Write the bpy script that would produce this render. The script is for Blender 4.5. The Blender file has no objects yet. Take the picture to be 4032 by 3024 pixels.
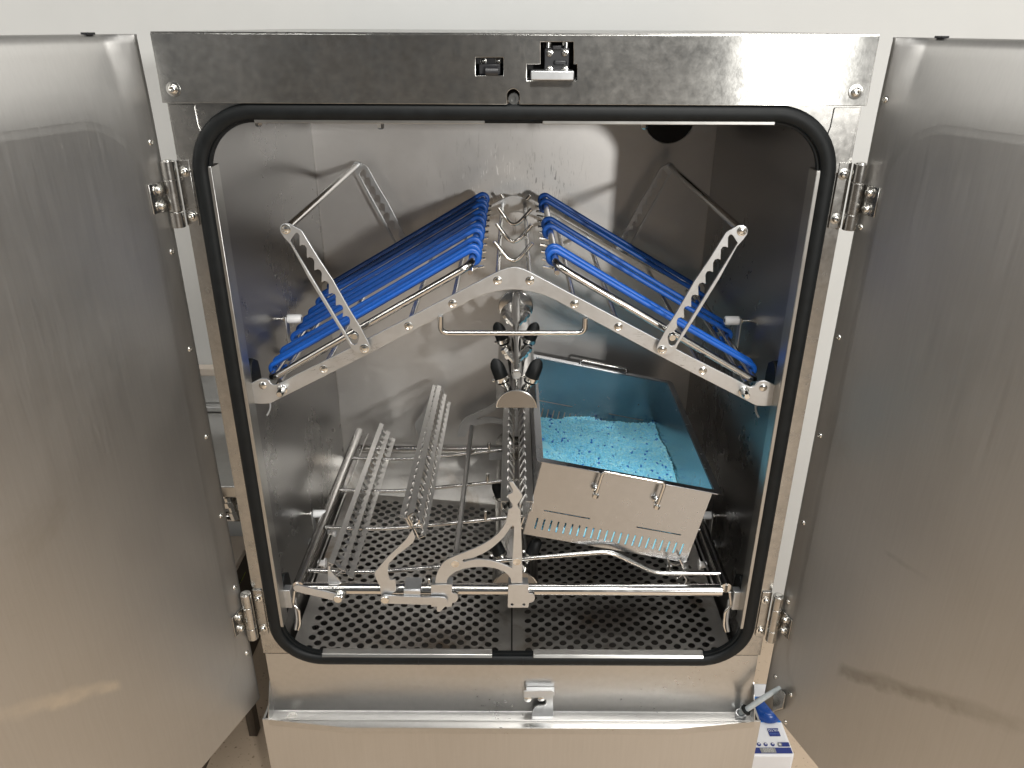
import bpy, bmesh, math, random
from mathutils import Vector, Matrix
random.seed(7)
R = math.radians
scene = bpy.context.scene
col = scene.collection

# ------------------------------------------------------------------ camera
F_PX, CXP, CYP = 3028.4, 2016.0, 1512.0          # photograph is 4032 x 3024
PITCH, ROLL, DIST, CAMX, CAMZ = R(25.0), 0.0042, 1.057, -0.0017, 1.70
SP, CP = math.sin(PITCH), math.cos(PITCH)
cam = bpy.data.cameras.new('camera')
cam.sensor_width = 36.0
cam.lens = 36.0 * F_PX / 4032.0
cam.clip_start, cam.clip_end = 0.02, 100.0
cam_ob = bpy.data.objects.new('camera', cam)
col.objects.link(cam_ob)
_f = Vector((0, CP, -SP)); _u0 = Vector((0, SP, CP)); _r0 = Vector((1, 0, 0))
_r = _r0 * math.cos(ROLL) + _u0 * math.sin(ROLL)
_u = -_r0 * math.sin(ROLL) + _u0 * math.cos(ROLL)
m = Matrix((( _r.x, _u.x, -_f.x, CAMX), (_r.y, _u.y, -_f.y, -DIST), (_r.z, _u.z, -_f.z, CAMZ), (0, 0, 0, 1)))
cam_ob.matrix_world = m
scene.camera = cam_ob

# ------------------------------------------------------------------ world, lamps, exposure
world = bpy.data.worlds.new('World')
scene.world = world
world.use_nodes = True
wb = world.node_tree.nodes['Background']
wb.inputs['Color'].default_value = (0.97, 0.99, 1.0, 1)
wb.inputs['Strength'].default_value = 0.09

def area_lamp(name, loc, target, sx, sy, power, color):
    l = bpy.data.lights.new(name, 'AREA')
    l.shape = 'RECTANGLE'; l.size = sx; l.size_y = sy; l.energy = power; l.color = color
    o = bpy.data.objects.new(name, l); col.objects.link(o)
    o.location = loc
    d = Vector(target) - Vector(loc)
    o.rotation_euler = d.to_track_quat('-Z', 'Y').to_euler()
    return o
# low far lamp to the right: gives the sharp shadows inside the chamber
area_lamp('wall_lamp', (1.90, -4.6, 2.10), (0.0, 0.3, 1.40), 0.14, 0.22, 116, (1.0, 0.985, 0.945))
# ceiling tube lamps in front of the machine
area_lamp('ceiling_lamp', (-0.15, -0.85, 2.9), (-0.15, -0.75, 0.0), 1.3, 0.2, 17, (1.0, 0.98, 0.94))
area_lamp('ceiling_lamp', (0.70, -1.65, 2.9), (0.70, -1.45, 0.0), 1.3, 0.3, 66, (1.0, 0.98, 0.94))
area_lamp('ceiling_lamp', (-1.75, -2.3, 2.9), (-1.75, -2.1, 0.0), 1.3, 0.3, 24, (1.0, 0.98, 0.94))

# ceiling tube lamps to either side of the machine: they give the bright bands along the door tops
area_lamp('ceiling_lamp', (2.3, 0.15, 2.8), (2.0, 0.0, 0.0), 0.3, 1.2, 27, (1.0, 0.98, 0.93))
area_lamp('ceiling_lamp', (-2.3, 0.15, 2.8), (-2.0, 0.0, 0.0), 0.3, 1.2, 27, (1.0, 0.98, 0.93))

scene.view_settings.view_transform = 'Standard'
scene.view_settings.look = 'None'
scene.view_settings.exposure = 0.0
scene.view_settings.gamma = 1.0
scene.view_settings.use_curve_mapping = False
scene.render.engine = 'CYCLES'
scene.cycles.max_bounces = 8
scene.cycles.glossy_bounces = 6

# ------------------------------------------------------------------ pixel -> place helpers
ZOOM = dict(A=(500, 0, 1.2289), B=(1800, 0, 1.2289), C=(700, 1100, 1.3825), D=(1800, 1100, 1.3825),
            E=(900, 1700, 1.7015), F=(1900, 1900, 1.7015), G=(1700, 1100, 2.765), H=(900, 2200, 2.212),
            I=(1800, 100, 3.6867), J=(2800, 2600, 3.912), K=(700, 1350, 1.0369), L=(2000, 1400, 1.952),
            N1=(600, 100, 3.6867), N2=(600, 600, 3.6867), N3=(900, 1400, 3.6867), N4=(900, 2250, 3.6867),
            N5=(2600, 2250, 3.6867), N6=(2900, 500, 3.6867), N7=(1750, 700, 3.6867), N8=(1850, 1800, 2.765),
            O1=(1250, 1450, 2.765), O2=(1100, 1900, 3.016), O3=(1650, 1900, 3.016), O4=(2500, 1050, 2.765),
            O5=(1000, 850, 2.765), O6=(900, 2600, 1.7015), O7=(0, 0, 1.58), O8=(2600, 1900, 3.016),
            Q4=(3100, 0, 0.5482), S=(0, 0, 1.0))
def ray(z, x, y):
    ox, oy, s = ZOOM[z]
    dx = ox + x / s - CXP; dv = CYP - (oy + y / s)
    u = dx * math.cos(ROLL) - dv * math.sin(ROLL)
    v = dx * math.sin(ROLL) + dv * math.cos(ROLL)
    return Vector((u, F_PX * CP + v * SP, v * CP - F_PX * SP))
CAM = Vector((CAMX, -DIST, CAMZ))
def atY(z, x, y, Y):
    d = ray(z, x, y); return CAM + d * ((Y + DIST) / d.y)
def atZ(z, x, y, Z):
    d = ray(z, x, y); return CAM + d * ((Z - CAMZ) / d.z)
def atX(z, x, y, X):
    d = ray(z, x, y); return CAM + d * ((X - CAMX) / d.x)
def atP(z, x, y, p, n):
    d = ray(z, x, y); return CAM + d * ((p - CAM).dot(n) / d.dot(n))

# ------------------------------------------------------------------ materials
def nt(name):
    m = bpy.data.materials.new(name); m.use_nodes = True
    return m, m.node_tree, m.node_tree.nodes['Principled BSDF']
def N(t, kind, **kw):
    n = t.nodes.new(kind)
    for k, v in kw.items():
        if hasattr(n, k) and k not in n.inputs: setattr(n, k, v)
        else: n.inputs[k].default_value = v
    return n
def ramp(t, src, stops):
    r = t.nodes.new('ShaderNodeValToRGB')
    while len(r.color_ramp.elements) < len(stops): r.color_ramp.elements.new(0.5)
    for e, (p, c) in zip(r.color_ramp.elements, stops):
        e.position = p; e.color = c if len(c) == 4 else (*c, 1)
    t.links.new(src, r.inputs['Fac']); return r
def g3(v): return (v, v, v)

def steel(name, base=(0.60, 0.585, 0.565), rough=(0.25, 0.4), grain=(60, 60, 60), smudge=4.0, metallic=1.0,
          bump=0.0, stain=None, scratch=0.0, mott=0.0, mottscale=18.0, grain_amt=0.5, wear=False, aniso=0.0, streaks=(), spots=()):
    m, t, b = nt(name)
    tc = N(t, 'ShaderNodeTexCoord')
    mp = N(t, 'ShaderNodeMapping'); mp.inputs['Scale'].default_value = grain
    t.links.new(tc.outputs['Object'], mp.inputs['Vector'])
    n1 = N(t, 'ShaderNodeTexNoise', Scale=1.0, Detail=4.0, Roughness=0.6)
    t.links.new(mp.outputs[0], n1.inputs['Vector'])
    n2 = N(t, 'ShaderNodeTexNoise', Scale=smudge, Detail=6.0, Roughness=0.62, Distortion=0.6)
    t.links.new(tc.outputs['Object'], n2.inputs['Vector'])
    mx = N(t, 'ShaderNodeMix', data_type='FLOAT'); mx.inputs['Factor'].default_value = grain_amt
    t.links.new(n2.outputs['Fac'], mx.inputs['A']); t.links.new(n1.outputs['Fac'], mx.inputs['B'])
    mr = N(t, 'ShaderNodeMapRange'); mr.inputs['From Min'].default_value = 0.3; mr.inputs['From Max'].default_value = 0.7
    mr.inputs['To Min'].default_value = rough[0]; mr.inputs['To Max'].default_value = rough[1]
    t.links.new(mx.outputs['Result'], mr.inputs['Value'])
    rough_out = mr.outputs['Result']
    k = 0.86
    cr = ramp(t, mx.outputs['Result'], [(0.3, tuple(c * k for c in base)), (0.7, base)])
    colr = cr.outputs['Color']
    if mott:
        n3 = N(t, 'ShaderNodeTexNoise', Scale=mottscale, Detail=8.0, Roughness=0.75)
        t.links.new(tc.outputs['Object'], n3.inputs['Vector'])
        r3 = ramp(t, n3.outputs['Fac'], [(0.35, g3(1 - mott)), (0.65, g3(1.0))])
        mm = N(t, 'ShaderNodeMix', data_type='RGBA', blend_type='MULTIPLY'); mm.inputs['Factor'].default_value = 1
        t.links.new(colr, mm.inputs['A']); t.links.new(r3.outputs['Color'], mm.inputs['B'])
        colr = mm.outputs['Result']
        ad = N(t, 'ShaderNodeMath', operation='MULTIPLY_ADD'); ad.inputs[1].default_value = -0.20; 
        t.links.new(n3.outputs['Fac'], ad.inputs[0]); 
        a2 = N(t, 'ShaderNodeMath', operation='ADD'); a2.inputs[1].default_value = 0.10
        t.links.new(rough_out, ad.inputs[2]); t.links.new(ad.outputs[0], a2.inputs[0]); rough_out = a2.outputs[0]
    if scratch:
        vmap = N(t, 'ShaderNodeMapping'); vmap.inputs['Scale'].default_value = (9, 9, 60); vmap.inputs['Rotation'].default_value = (0.4, 0.6, 0.3)
        t.links.new(tc.outputs['Object'], vmap.inputs['Vector'])
        nv = N(t, 'ShaderNodeTexNoise', Scale=3.0, Detail=2.0, Roughness=0.4, Distortion=1.5)
        t.links.new(vmap.outputs[0], nv.inputs['Vector'])
        rs = ramp(t, nv.outputs['Fac'], [(0.485, g3(0)), (0.5, g3(1)), (0.515, g3(0))])
        n4 = N(t, 'ShaderNodeTexNoise', Scale=14.0, Detail=3.0)
        t.links.new(tc.outputs['Object'], n4.inputs['Vector'])
        r4 = ramp(t, n4.outputs['Fac'], [(0.58, g3(0)), (0.68, g3(1))])
        ml = N(t, 'ShaderNodeMath', operation='MULTIPLY'); t.links.new(rs.outputs['Color'], ml.inputs[0]); t.links.new(r4.outputs['Color'], ml.inputs[1])
        m2 = N(t, 'ShaderNodeMath', operation='MULTIPLY'); m2.inputs[1].default_value = scratch; t.links.new(ml.outputs[0], m2.inputs[0])
        mm = N(t, 'ShaderNodeMix', data_type='RGBA'); mm.inputs['B'].default_value = (0.09, 0.085, 0.08, 1)
        t.links.new(m2.outputs[0], mm.inputs['Factor']); t.links.new(colr, mm.inputs['A']); colr = mm.outputs['Result']
    if wear:      # patches of fine rubbing marks where the rack has scraped the back wall
        sep = N(t, 'ShaderNodeSeparateXYZ'); t.links.new(tc.outputs['Object'], sep.inputs[0])
        for (px_, pz_, rad, rot, tone) in ((-0.045, 1.395, 0.085, 0.5, (0.95, 0.94, 0.92)), (0.070, 1.400, 0.085, -0.7, (0.07, 0.07, 0.07)), (0.0, 1.35, 0.22, 1.1, (0.30, 0.29, 0.28))):
            cmb = N(t, 'ShaderNodeCombineXYZ'); t.links.new(sep.outputs['X'], cmb.inputs['X']); t.links.new(sep.outputs['Z'], cmb.inputs['Y'])
            ds = N(t, 'ShaderNodeVectorMath', operation='DISTANCE'); ds.inputs[1].default_value = (px_, pz_, 0); t.links.new(cmb.outputs[0], ds.inputs[0])
            mk = N(t, 'ShaderNodeMapRange'); mk.inputs['From Min'].default_value = rad; mk.inputs['From Max'].default_value = rad*0.15; t.links.new(ds.outputs['Value'], mk.inputs['Value'])
            rt = N(t, 'ShaderNodeMapping'); rt.inputs['Rotation'].default_value = (0, 0, rot); rt.inputs['Scale'].default_value = (150, 26, 1); t.links.new(cmb.outputs[0], rt.inputs['Vector'])
            nz = N(t, 'ShaderNodeTexNoise', Scale=1.0, Detail=2.0, Roughness=0.5, Distortion=1.6); t.links.new(rt.outputs[0], nz.inputs['Vector'])
            th_ = ramp(t, nz.outputs['Fac'], [(0.62, g3(0)), (0.70, g3(1))])
            ml = N(t, 'ShaderNodeMath', operation='MULTIPLY'); t.links.new(th_.outputs['Color'], ml.inputs[0]); t.links.new(mk.outputs[0], ml.inputs[1])
            m2 = N(t, 'ShaderNodeMath', operation='MULTIPLY'); m2.inputs[1].default_value = 0.75; t.links.new(ml.outputs[0], m2.inputs[0])
            mm = N(t, 'ShaderNodeMix', data_type='RGBA'); mm.inputs['B'].default_value = (*tone, 1)
            t.links.new(m2.outputs[0], mm.inputs['Factor']); t.links.new(colr, mm.inputs['A']); colr = mm.outputs['Result']
    if stain:
        (sc, lo, hi, scol) = stain
        n5 = N(t, 'ShaderNodeTexNoise', Scale=sc, Detail=7.0, Roughness=0.65, Distortion=0.8)
        t.links.new(tc.outputs['Object'], n5.inputs['Vector'])
        r5 = ramp(t, n5.outputs['Fac'], [(lo, g3(0)), (hi, g3(1))])
        mm = N(t, 'ShaderNodeMix', data_type='RGBA'); mm.inputs['B'].default_value = (*scol, 1)
        t.links.new(r5.outputs['Color'], mm.inputs['Factor']); t.links.new(colr, mm.inputs['A']); colr = mm.outputs['Result']
    for (sx_, sy_, rx_, ry_, tone, amt) in spots:      # burnt-on dirt
        mpp = N(t, 'ShaderNodeMapping'); mpp.vector_type = 'TEXTURE'; mpp.inputs['Location'].default_value = (sx_, sy_, 0); mpp.inputs['Scale'].default_value = (rx_, ry_, 1e6)
        t.links.new(tc.outputs['Object'], mpp.inputs['Vector'])
        ln = N(t, 'ShaderNodeVectorMath', operation='LENGTH'); t.links.new(mpp.outputs[0], ln.inputs[0])
        n8 = N(t, 'ShaderNodeTexNoise', Scale=26.0, Detail=6.0, Roughness=0.65); t.links.new(tc.outputs['Object'], n8.inputs['Vector'])
        sm = N(t, 'ShaderNodeMath', operation='MULTIPLY_ADD'); sm.inputs[1].default_value = 1.4; t.links.new(n8.outputs['Fac'], sm.inputs[0]); t.links.new(ln.outputs['Value'], sm.inputs[2])
        k4 = N(t, 'ShaderNodeMapRange'); k4.inputs['From Min'].default_value = 1.45; k4.inputs['From Max'].default_value = 0.75; k4.inputs['To Max'].default_value = amt; t.links.new(sm.outputs[0], k4.inputs['Value'])
        mm = N(t, 'ShaderNodeMix', data_type='RGBA'); mm.inputs['B'].default_value = (*tone, 1)
        t.links.new(k4.outputs[0], mm.inputs['Factor']); t.links.new(colr, mm.inputs['A']); colr = mm.outputs['Result']
    for (y0, y1, z0, slope, wid, sgn, tone, amt) in streaks:      # smears with a shape of their own
        sp = N(t, 'ShaderNodeSeparateXYZ'); t.links.new(tc.outputs['Object'], sp.inputs[0])
        mth = lambda op, a_, b_: (lambda n_: (t.links.new(a_, n_.inputs[0]) if hasattr(a_, 'links') else setattr(n_.inputs[0], 'default_value', a_), t.links.new(b_, n_.inputs[1]) if hasattr(b_, 'links') else setattr(n_.inputs[1], 'default_value', b_), n_.outputs[0])[2])(N(t, 'ShaderNodeMath', operation=op))
        n7 = N(t, 'ShaderNodeTexNoise', Scale=30.0, Detail=5.0); t.links.new(tc.outputs['Object'], n7.inputs['Vector'])
        across = mth('SUBTRACT', mth('SUBTRACT', sp.outputs['Z'], z0), mth('MULTIPLY', mth('SUBTRACT', sp.outputs['Y'], y0), slope))
        across = mth('ADD', across, mth('MULTIPLY', mth('SUBTRACT', n7.outputs['Fac'], 0.5), wid*1.6))
        k1 = N(t, 'ShaderNodeMapRange'); k1.inputs['From Min'].default_value = wid; k1.inputs['From Max'].default_value = wid*0.3
        t.links.new(mth('ABSOLUTE', across, 0.0), k1.inputs['Value'])
        k2 = N(t, 'ShaderNodeMapRange'); k2.inputs['From Min'].default_value = y0; k2.inputs['From Max'].default_value = y0 - 0.01; t.links.new(sp.outputs['Y'], k2.inputs['Value'])
        k3 = N(t, 'ShaderNodeMapRange'); k3.inputs['From Min'].default_value = y1; k3.inputs['From Max'].default_value = y1 + 0.12; t.links.new(sp.outputs['Y'], k3.inputs['Value'])
        fc = mth('MULTIPLY', mth('MULTIPLY', k1.outputs[0], k2.outputs[0]), mth('MULTIPLY', k3.outputs[0], mth('GREATER_THAN', mth('MULTIPLY', sp.outputs['X'], sgn), 0.0)))
        fc = mth('MULTIPLY', fc, mth('MULTIPLY', n7.outputs['Fac'], amt))
        mm = N(t, 'ShaderNodeMix', data_type='RGBA'); mm.inputs['B'].default_value = (*tone, 1)
        t.links.new(fc, mm.inputs['Factor']); t.links.new(colr, mm.inputs['A']); colr = mm.outputs['Result']
    t.links.new(colr, b.inputs['Base Color']); t.links.new(rough_out, b.inputs['Roughness'])
    b.inputs['Metallic'].default_value = metallic
    if aniso:      # horizontally brushed sheet: highlights stretch upright (u of the UV map runs up)
        b.inputs['Anisotropic'].default_value = aniso
        tg = N(t, 'ShaderNodeTangent', direction_type='UV_MAP', uv_map='grain'); t.links.new(tg.outputs[0], b.inputs['Tangent'])
    if bump:
        bp = N(t, 'ShaderNodeBump', Strength=bump, Distance=0.002)
        t.links.new(mx.outputs['Result'], bp.inputs['Height']); t.links.new(bp.outputs['Normal'], b.inputs['Normal'])
    return m

def plain(name, c, rough=0.5, spec=0.5, var=0.08, scale=40.0, bump=0.0, trans=0.0, sss=0.0):
    m, t, b = nt(name)
    tc = N(t, 'ShaderNodeTexCoord')
    n = N(t, 'ShaderNodeTexNoise', Scale=scale, Detail=5.0, Roughness=0.6)
    t.links.new(tc.outputs['Object'], n.inputs['Vector'])
    r = ramp(t, n.outputs['Fac'], [(0.3, tuple(x * (1 - var) for x in c)), (0.7, tuple(min(1, x * (1 + var)) for x in c))])
    t.links.new(r.outputs['Color'], b.inputs['Base Color'])
    mr = N(t, 'ShaderNodeMapRange'); mr.inputs['To Min'].default_value = rough * 0.85; mr.inputs['To Max'].default_value = min(1, rough * 1.15)
    t.links.new(n.outputs['Fac'], mr.inputs['Value']); t.links.new(mr.outputs[0], b.inputs['Roughness'])
    b.inputs['Specular IOR Level'].default_value = spec
    if trans: b.inputs['Transmission Weight'].default_value = trans
    if sss:
        b.inputs['Subsurface Weight'].default_value = sss; b.inputs['Subsurface Radius'].default_value = (0.004, 0.004, 0.004)
    if bump:
        bp = N(t, 'ShaderNodeBump', Strength=bump, Distance=0.001)
        t.links.new(n.outputs['Fac'], bp.inputs['Height']); t.links.new(bp.outputs['Normal'], b.inputs['Normal'])
    return m

M = {}
_D0 = Vector((0.468, -0.006, 0)); _N0 = Vector((-0.94, -0.34, 0)).normalized(); _D1 = Vector((-0.468, -0.006, 0)); _N1 = Vector((0.94, -0.34, 0)).normalized()
_a = atP('S', 3297, 2630, _D0, _N0); _b = atP('S', 3990, 2850, _D0, _N0); _c = atP('S', 480, 2690, _D1, _N1); _d = atP('S', 20, 2810, _D1, _N1)
_e = atP('S', 3480, 2170, _D0, _N0); _g = atP('S', 3640, 2270, _D0, _N0)
def _sl(p, q): return (q.z - p.z)/(q.y - p.y)
STREAKS = ((_a.y, _b.y - 0.05, _a.z, _sl(_a, _b), 0.017, 1, (0.24, 0.22, 0.19), 0.9), (_c.y, _d.y - 0.05, _c.z, _sl(_c, _d), 0.016, -1, (0.80, 0.74, 0.64), 0.8),
           (_e.y, _g.y - 0.02, _e.z, _sl(_e, _g), 0.005, 1, (0.28, 0.27, 0.26), 0.9))
M['door'] = steel('brushed_door_steel', (0.54, 0.53, 0.515), (0.36, 0.48), (320, 320, 9), 2.2, bump=0.016, scratch=0.06, grain_amt=0.42, stain=(2.3, 0.62, 0.75, (0.45, 0.43, 0.40)), streaks=STREAKS)
M['panel'] = steel('worn_panel_steel', (0.66, 0.655, 0.63), (0.165, 0.22), (90, 90, 90), 9.0, mott=0.45, mottscale=32.0, bump=0.04, aniso=0.93)
M['frame'] = steel('frame_steel', (0.46, 0.45, 0.43), (0.20, 0.30), (120, 120, 120), 8.0, mott=0.22, mottscale=40.0)
M['chamber'] = steel('chamber_steel', (0.61, 0.595, 0.58), (0.37, 0.50), (60, 60, 60), 3.0, metallic=0.93, grain_amt=0.2, wear=True)
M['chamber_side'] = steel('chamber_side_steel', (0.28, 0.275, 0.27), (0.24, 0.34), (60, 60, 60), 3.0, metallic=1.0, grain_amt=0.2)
M['tube'] = steel('polished_tube_steel', (0.66, 0.645, 0.62), (0.12, 0.22), (60, 60, 60), 14.0)
M['plate'] = steel('satin_plate_steel', (0.55, 0.56, 0.57), (0.33, 0.43), (80, 80, 80), 10.0, metallic=0.9, scratch=0.8)
M['comb'] = steel('dull_comb_steel', (0.58, 0.565, 0.545), (0.32, 0.42), (80, 80, 80), 20.0, metallic=0.95)
M['perf'] = steel('perforated_floor_steel', (0.60, 0.58, 0.55), (0.30, 0.44), (80, 80, 80), 9.0, metallic=0.93, stain=(5.5, 0.54, 0.72, (0.24, 0.17, 0.10)), spots=((-0.13, 0.05, 0.17, 0.10, (0.10, 0.062, 0.03), 0.85), (0.20, 0.13, 0.14, 0.12, (0.10, 0.07, 0.05), 0.7)))
M['basket'] = steel('basket_steel', (0.42, 0.43, 0.445), (0.20, 0.30), (90, 90, 90), 6.0, scratch=0.2)
M['tray'] = steel('tray_steel', (0.49, 0.485, 0.475), (0.25, 0.36), (90, 90, 90), 3.0)
M['strip'] = steel('bright_strip_steel', (0.42, 0.415, 0.40), (0.28, 0.34), (40, 40, 40), 12.0, metallic=0.97)
M['screw'] = steel('screw_steel', (0.68, 0.67, 0.64), (0.14, 0.24), (60, 60, 60), 30.0)
M['recess'] = plain('recess_shade_and_joint', (0.010, 0.010, 0.010), 0.5, 0.3)  # black in place of shade in holes and cavities; also the gasket joints
M['rubber'] = plain('black_rubber', (0.004, 0.005, 0.0055), 0.50, 0.22, 0.3, 60.0, 0.03)
M['black'] = plain('black_plastic', (0.016, 0.016, 0.018), 0.36, 0.5, 0.15, 80.0)
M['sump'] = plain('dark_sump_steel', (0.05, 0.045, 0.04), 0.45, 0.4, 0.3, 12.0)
M['blue'] = plain('blue_rubber_sleeve', (0.006, 0.080, 0.37), 0.36, 0.5, 0.10, 60.0, 0.0)
M['nylon'] = plain('white_nylon', (0.72, 0.72, 0.72), 0.42, 0.4, 0.04, 60.0, 0.0, 0, 0.15)
M['cable'] = plain('grey_cable_sheath', (0.33, 0.36, 0.37), 0.45, 0.45, 0.10, 70.0)
M['wall'] = plain('white_wall_paint', (0.565, 0.57, 0.56), 0.55, 0.35, 0.02, 6.0)
M['beige'] = plain('beige_plastic', (0.55, 0.48, 0.41), 0.5, 0.4, 0.05, 30.0)
M['brown'] = plain('dark_brown_paint', (0.055, 0.042, 0.030), 0.5, 0.4, 0.15, 30.0)
M['green'] = plain('green_sticker', (0.34, 0.42, 0.05), 0.5, 0.4, 0.06, 60.0)
M['device'] = plain('white_device_plastic', (0.78, 0.78, 0.80), 0.38, 0.5, 0.02, 30.0)
M['navy'] = plain('navy_print', (0.018, 0.035, 0.20), 0.4, 0.4, 0.05, 60.0)
M['print'] = plain('white_print', (0.75, 0.76, 0.80), 0.4, 0.4, 0.02, 60.0)
M['lightblue'] = plain('light_blue_print', (0.10, 0.17, 0.45), 0.4, 0.4, 0.05, 60.0)
M['cover'] = plain('bright_blue_cover', (0.008, 0.20, 0.60), 0.22, 0.5, 0.06, 60.0)
M['cap'] = plain('deep_blue_cap', (0.006, 0.055, 0.27), 0.28, 0.5, 0.12, 40.0)
M['lcd'] = plain('grey_display', (0.27, 0.27, 0.26), 0.35, 0.5, 0.05, 60.0)
M['seg'] = plain('pale_segments', (0.48, 0.47, 0.45), 0.4, 0.4, 0.02, 60.0)

def floor_mat():
    m, t, b = nt('speckled_beige_floor')
    tc = N(t, 'ShaderNodeTexCoord')
    n = N(t, 'ShaderNodeTexNoise', Scale=3.0, Detail=6.0); t.links.new(tc.outputs['Object'], n.inputs['Vector'])
    r = ramp(t, n.outputs['Fac'], [(0.3, (0.52, 0.405, 0.295)), (0.7, (0.59, 0.465, 0.345))])
    v = N(t, 'ShaderNodeTexNoise', Scale=110.0, Detail=3.0); t.links.new(tc.outputs['Object'], v.inputs['Vector'])
    r2 = ramp(t, v.outputs['Fac'], [(0.28, (0.22, 0.17, 0.13)), (0.38, (1, 1, 1))])
    mm = N(t, 'ShaderNodeMix', data_type='RGBA', blend_type='MULTIPLY'); mm.inputs['Factor'].default_value = 0.7
    t.links.new(r.outputs['Color'], mm.inputs['A']); t.links.new(r2.outputs['Color'], mm.inputs['B'])
    t.links.new(mm.outputs['Result'], b.inputs['Base Color'])
    b.inputs['Roughness'].default_value = 0.5
    return m
M['floor'] = floor_mat()
def granule_mat():
    m, t, b = nt('blue_granule_plastic')
    g = N(t, 'ShaderNodeNewGeometry')
    r = t.nodes.new('ShaderNodeValToRGB'); r.color_ramp.interpolation = 'CONSTANT'
    st = [(0.0, (0.26, 0.74, 1.0)), (0.25, (0.32, 0.80, 1.0)), (0.5, (0.40, 0.85, 1.0)), (0.72, (0.28, 0.77, 1.0)), (0.962, (0.010, 0.20, 0.62))]
    while len(r.color_ramp.elements) < len(st): r.color_ramp.elements.new(0.5)
    for e, (p, c) in zip(r.color_ramp.elements, st): e.position = p; e.color = (*c, 1)
    t.links.new(g.outputs['Random Per Island'], r.inputs['Fac']); t.links.new(r.outputs['Color'], b.inputs['Base Color'])
    b.inputs['Roughness'].default_value = 0.35
    b.inputs['Subsurface Weight'].default_value = 0.25; b.inputs['Subsurface Radius'].default_value = (0.002, 0.003, 0.003)
    b.inputs['Subsurface Scale'].default_value = 1.0
    return m
M['granule'] = granule_mat()

# ------------------------------------------------------------------ mesh helpers
class MB:
    def __init__(s): s.v = []; s.f = []
    def add(s, vs, fs):
        o = len(s.v); s.v += [Vector(p) for p in vs]; s.f += [[i + o for i in f] for f in fs]; return s
    def box(s, a, b, mat=None):
        x0, y0, z0 = a; x1, y1, z1 = b
        vs = [Vector(p) for p in ((x0,y0,z0),(x1,y0,z0),(x1,y1,z0),(x0,y1,z0),(x0,y0,z1),(x1,y0,z1),(x1,y1,z1),(x0,y1,z1))]
        if mat is not None: vs = [mat @ p for p in vs]
        return s.add(vs, [(3,2,1,0),(4,5,6,7),(0,1,5,4),(1,2,6,5),(2,3,7,6),(3,0,4,7)])
    def tube(s, pts, r, n=12, closed=False, caps=True, rs=None):
        P = [Vector(p) for p in pts]; k = len(P); T = []
        for i in range(k):
            if closed: t = P[(i+1) % k] - P[i-1]
            else: t = P[min(i+1, k-1)] - P[max(i-1, 0)]
            T.append(t.normalized())
        nrm = T[0].orthogonal().normalized(); vs = []; fs = []
        for i in range(k):
            nrm = (nrm - T[i] * nrm.dot(T[i])).normalized(); bn = T[i].cross(nrm)
            rr = rs[i] if rs else r
            for j in range(n):
                a = 2 * math.pi * j / n; vs.append(P[i] + (nrm * math.cos(a) + bn * math.sin(a)) * rr)
        m_ = k if closed else k - 1
        # align seam when closed
        off = 0
        if closed:
            best = 1e9
            for q in range(n):
                d = (vs[(k-1)*n] - vs[q]).length
                if d < best: best = d; off = q
        for i in range(m_):
            for j in range(n):
                i2 = (i + 1) % k; o = off if (closed and i == k - 1) else 0
                fs.append((i*n+j, i*n+(j+1) % n, i2*n+(j+1+o) % n, i2*n+(j+o) % n))
        if caps and not closed:
            fs.append(tuple(range(n))[::-1]); fs.append(tuple((k-1)*n + j for j in range(n)))
        return s.add(vs, fs)
    def cyl(s, a, b, r, r2=None, n=16): return s.tube([a, b], r, n, rs=[r, r if r2 is None else r2])
    def lathe(s, o, ax, prof, n=16):
        o = Vector(o); ax = Vector(ax).normalized()
        return s.tube([o + ax * h for h, _ in prof], 1, n, rs=[max(r, 1e-5) for _, r in prof])._axis(o, ax, prof, n)
    def _axis(s, o, ax, prof, n):     # exact rings for a lathe (the tube gave only the topology)
        u = ax.orthogonal().normalized(); w = ax.cross(u); base = len(s.v) - len(prof) * n
        for i, (h, r) in enumerate(prof):
            for j in range(n):
                a = 2 * math.pi * j / n
                s.v[base + i*n + j] = o + ax * h + (u * math.cos(a) + w * math.sin(a)) * max(r, 1e-5)
        return s
    def strip(s, A, B, w, th, up):     # flat bar from A to B, width along 'up', thickness th across
        A = Vector(A); B = Vector(B); t = (B - A).normalized(); up = (Vector(up) - t * Vector(up).dot(t)).normalized(); sd = t.cross(up)
        vs = []
        for p in (A, B):
            for a, b in ((-1,-1),(1,-1),(1,1),(-1,1)): vs.append(p + up * (a*w/2) + sd * (b*th/2))
        return s.add(vs, [(0,1,2,3),(7,6,5,4),(0,4,5,1),(1,5,6,2),(2,6,7,3),(3,7,4,0)])
    def mesh(s, name, ang=38):
        me = bpy.data.meshes.new(name); me.from_pydata([tuple(p) for p in s.v], [], s.f); me.update()
        bm = bmesh.new(); bm.from_mesh(me); bmesh.ops.recalc_face_normals(bm, faces=bm.faces); bm.to_mesh(me); bm.free()
        me.polygons.foreach_set('use_smooth', [True] * len(me.polygons)); me.set_sharp_from_angle(angle=R(ang))
        return me
    def build(s, name, mat, parent=None, bevel=0.0, **kw): return obj(name, s.mesh(name), mat, parent, bevel, **kw)

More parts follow.
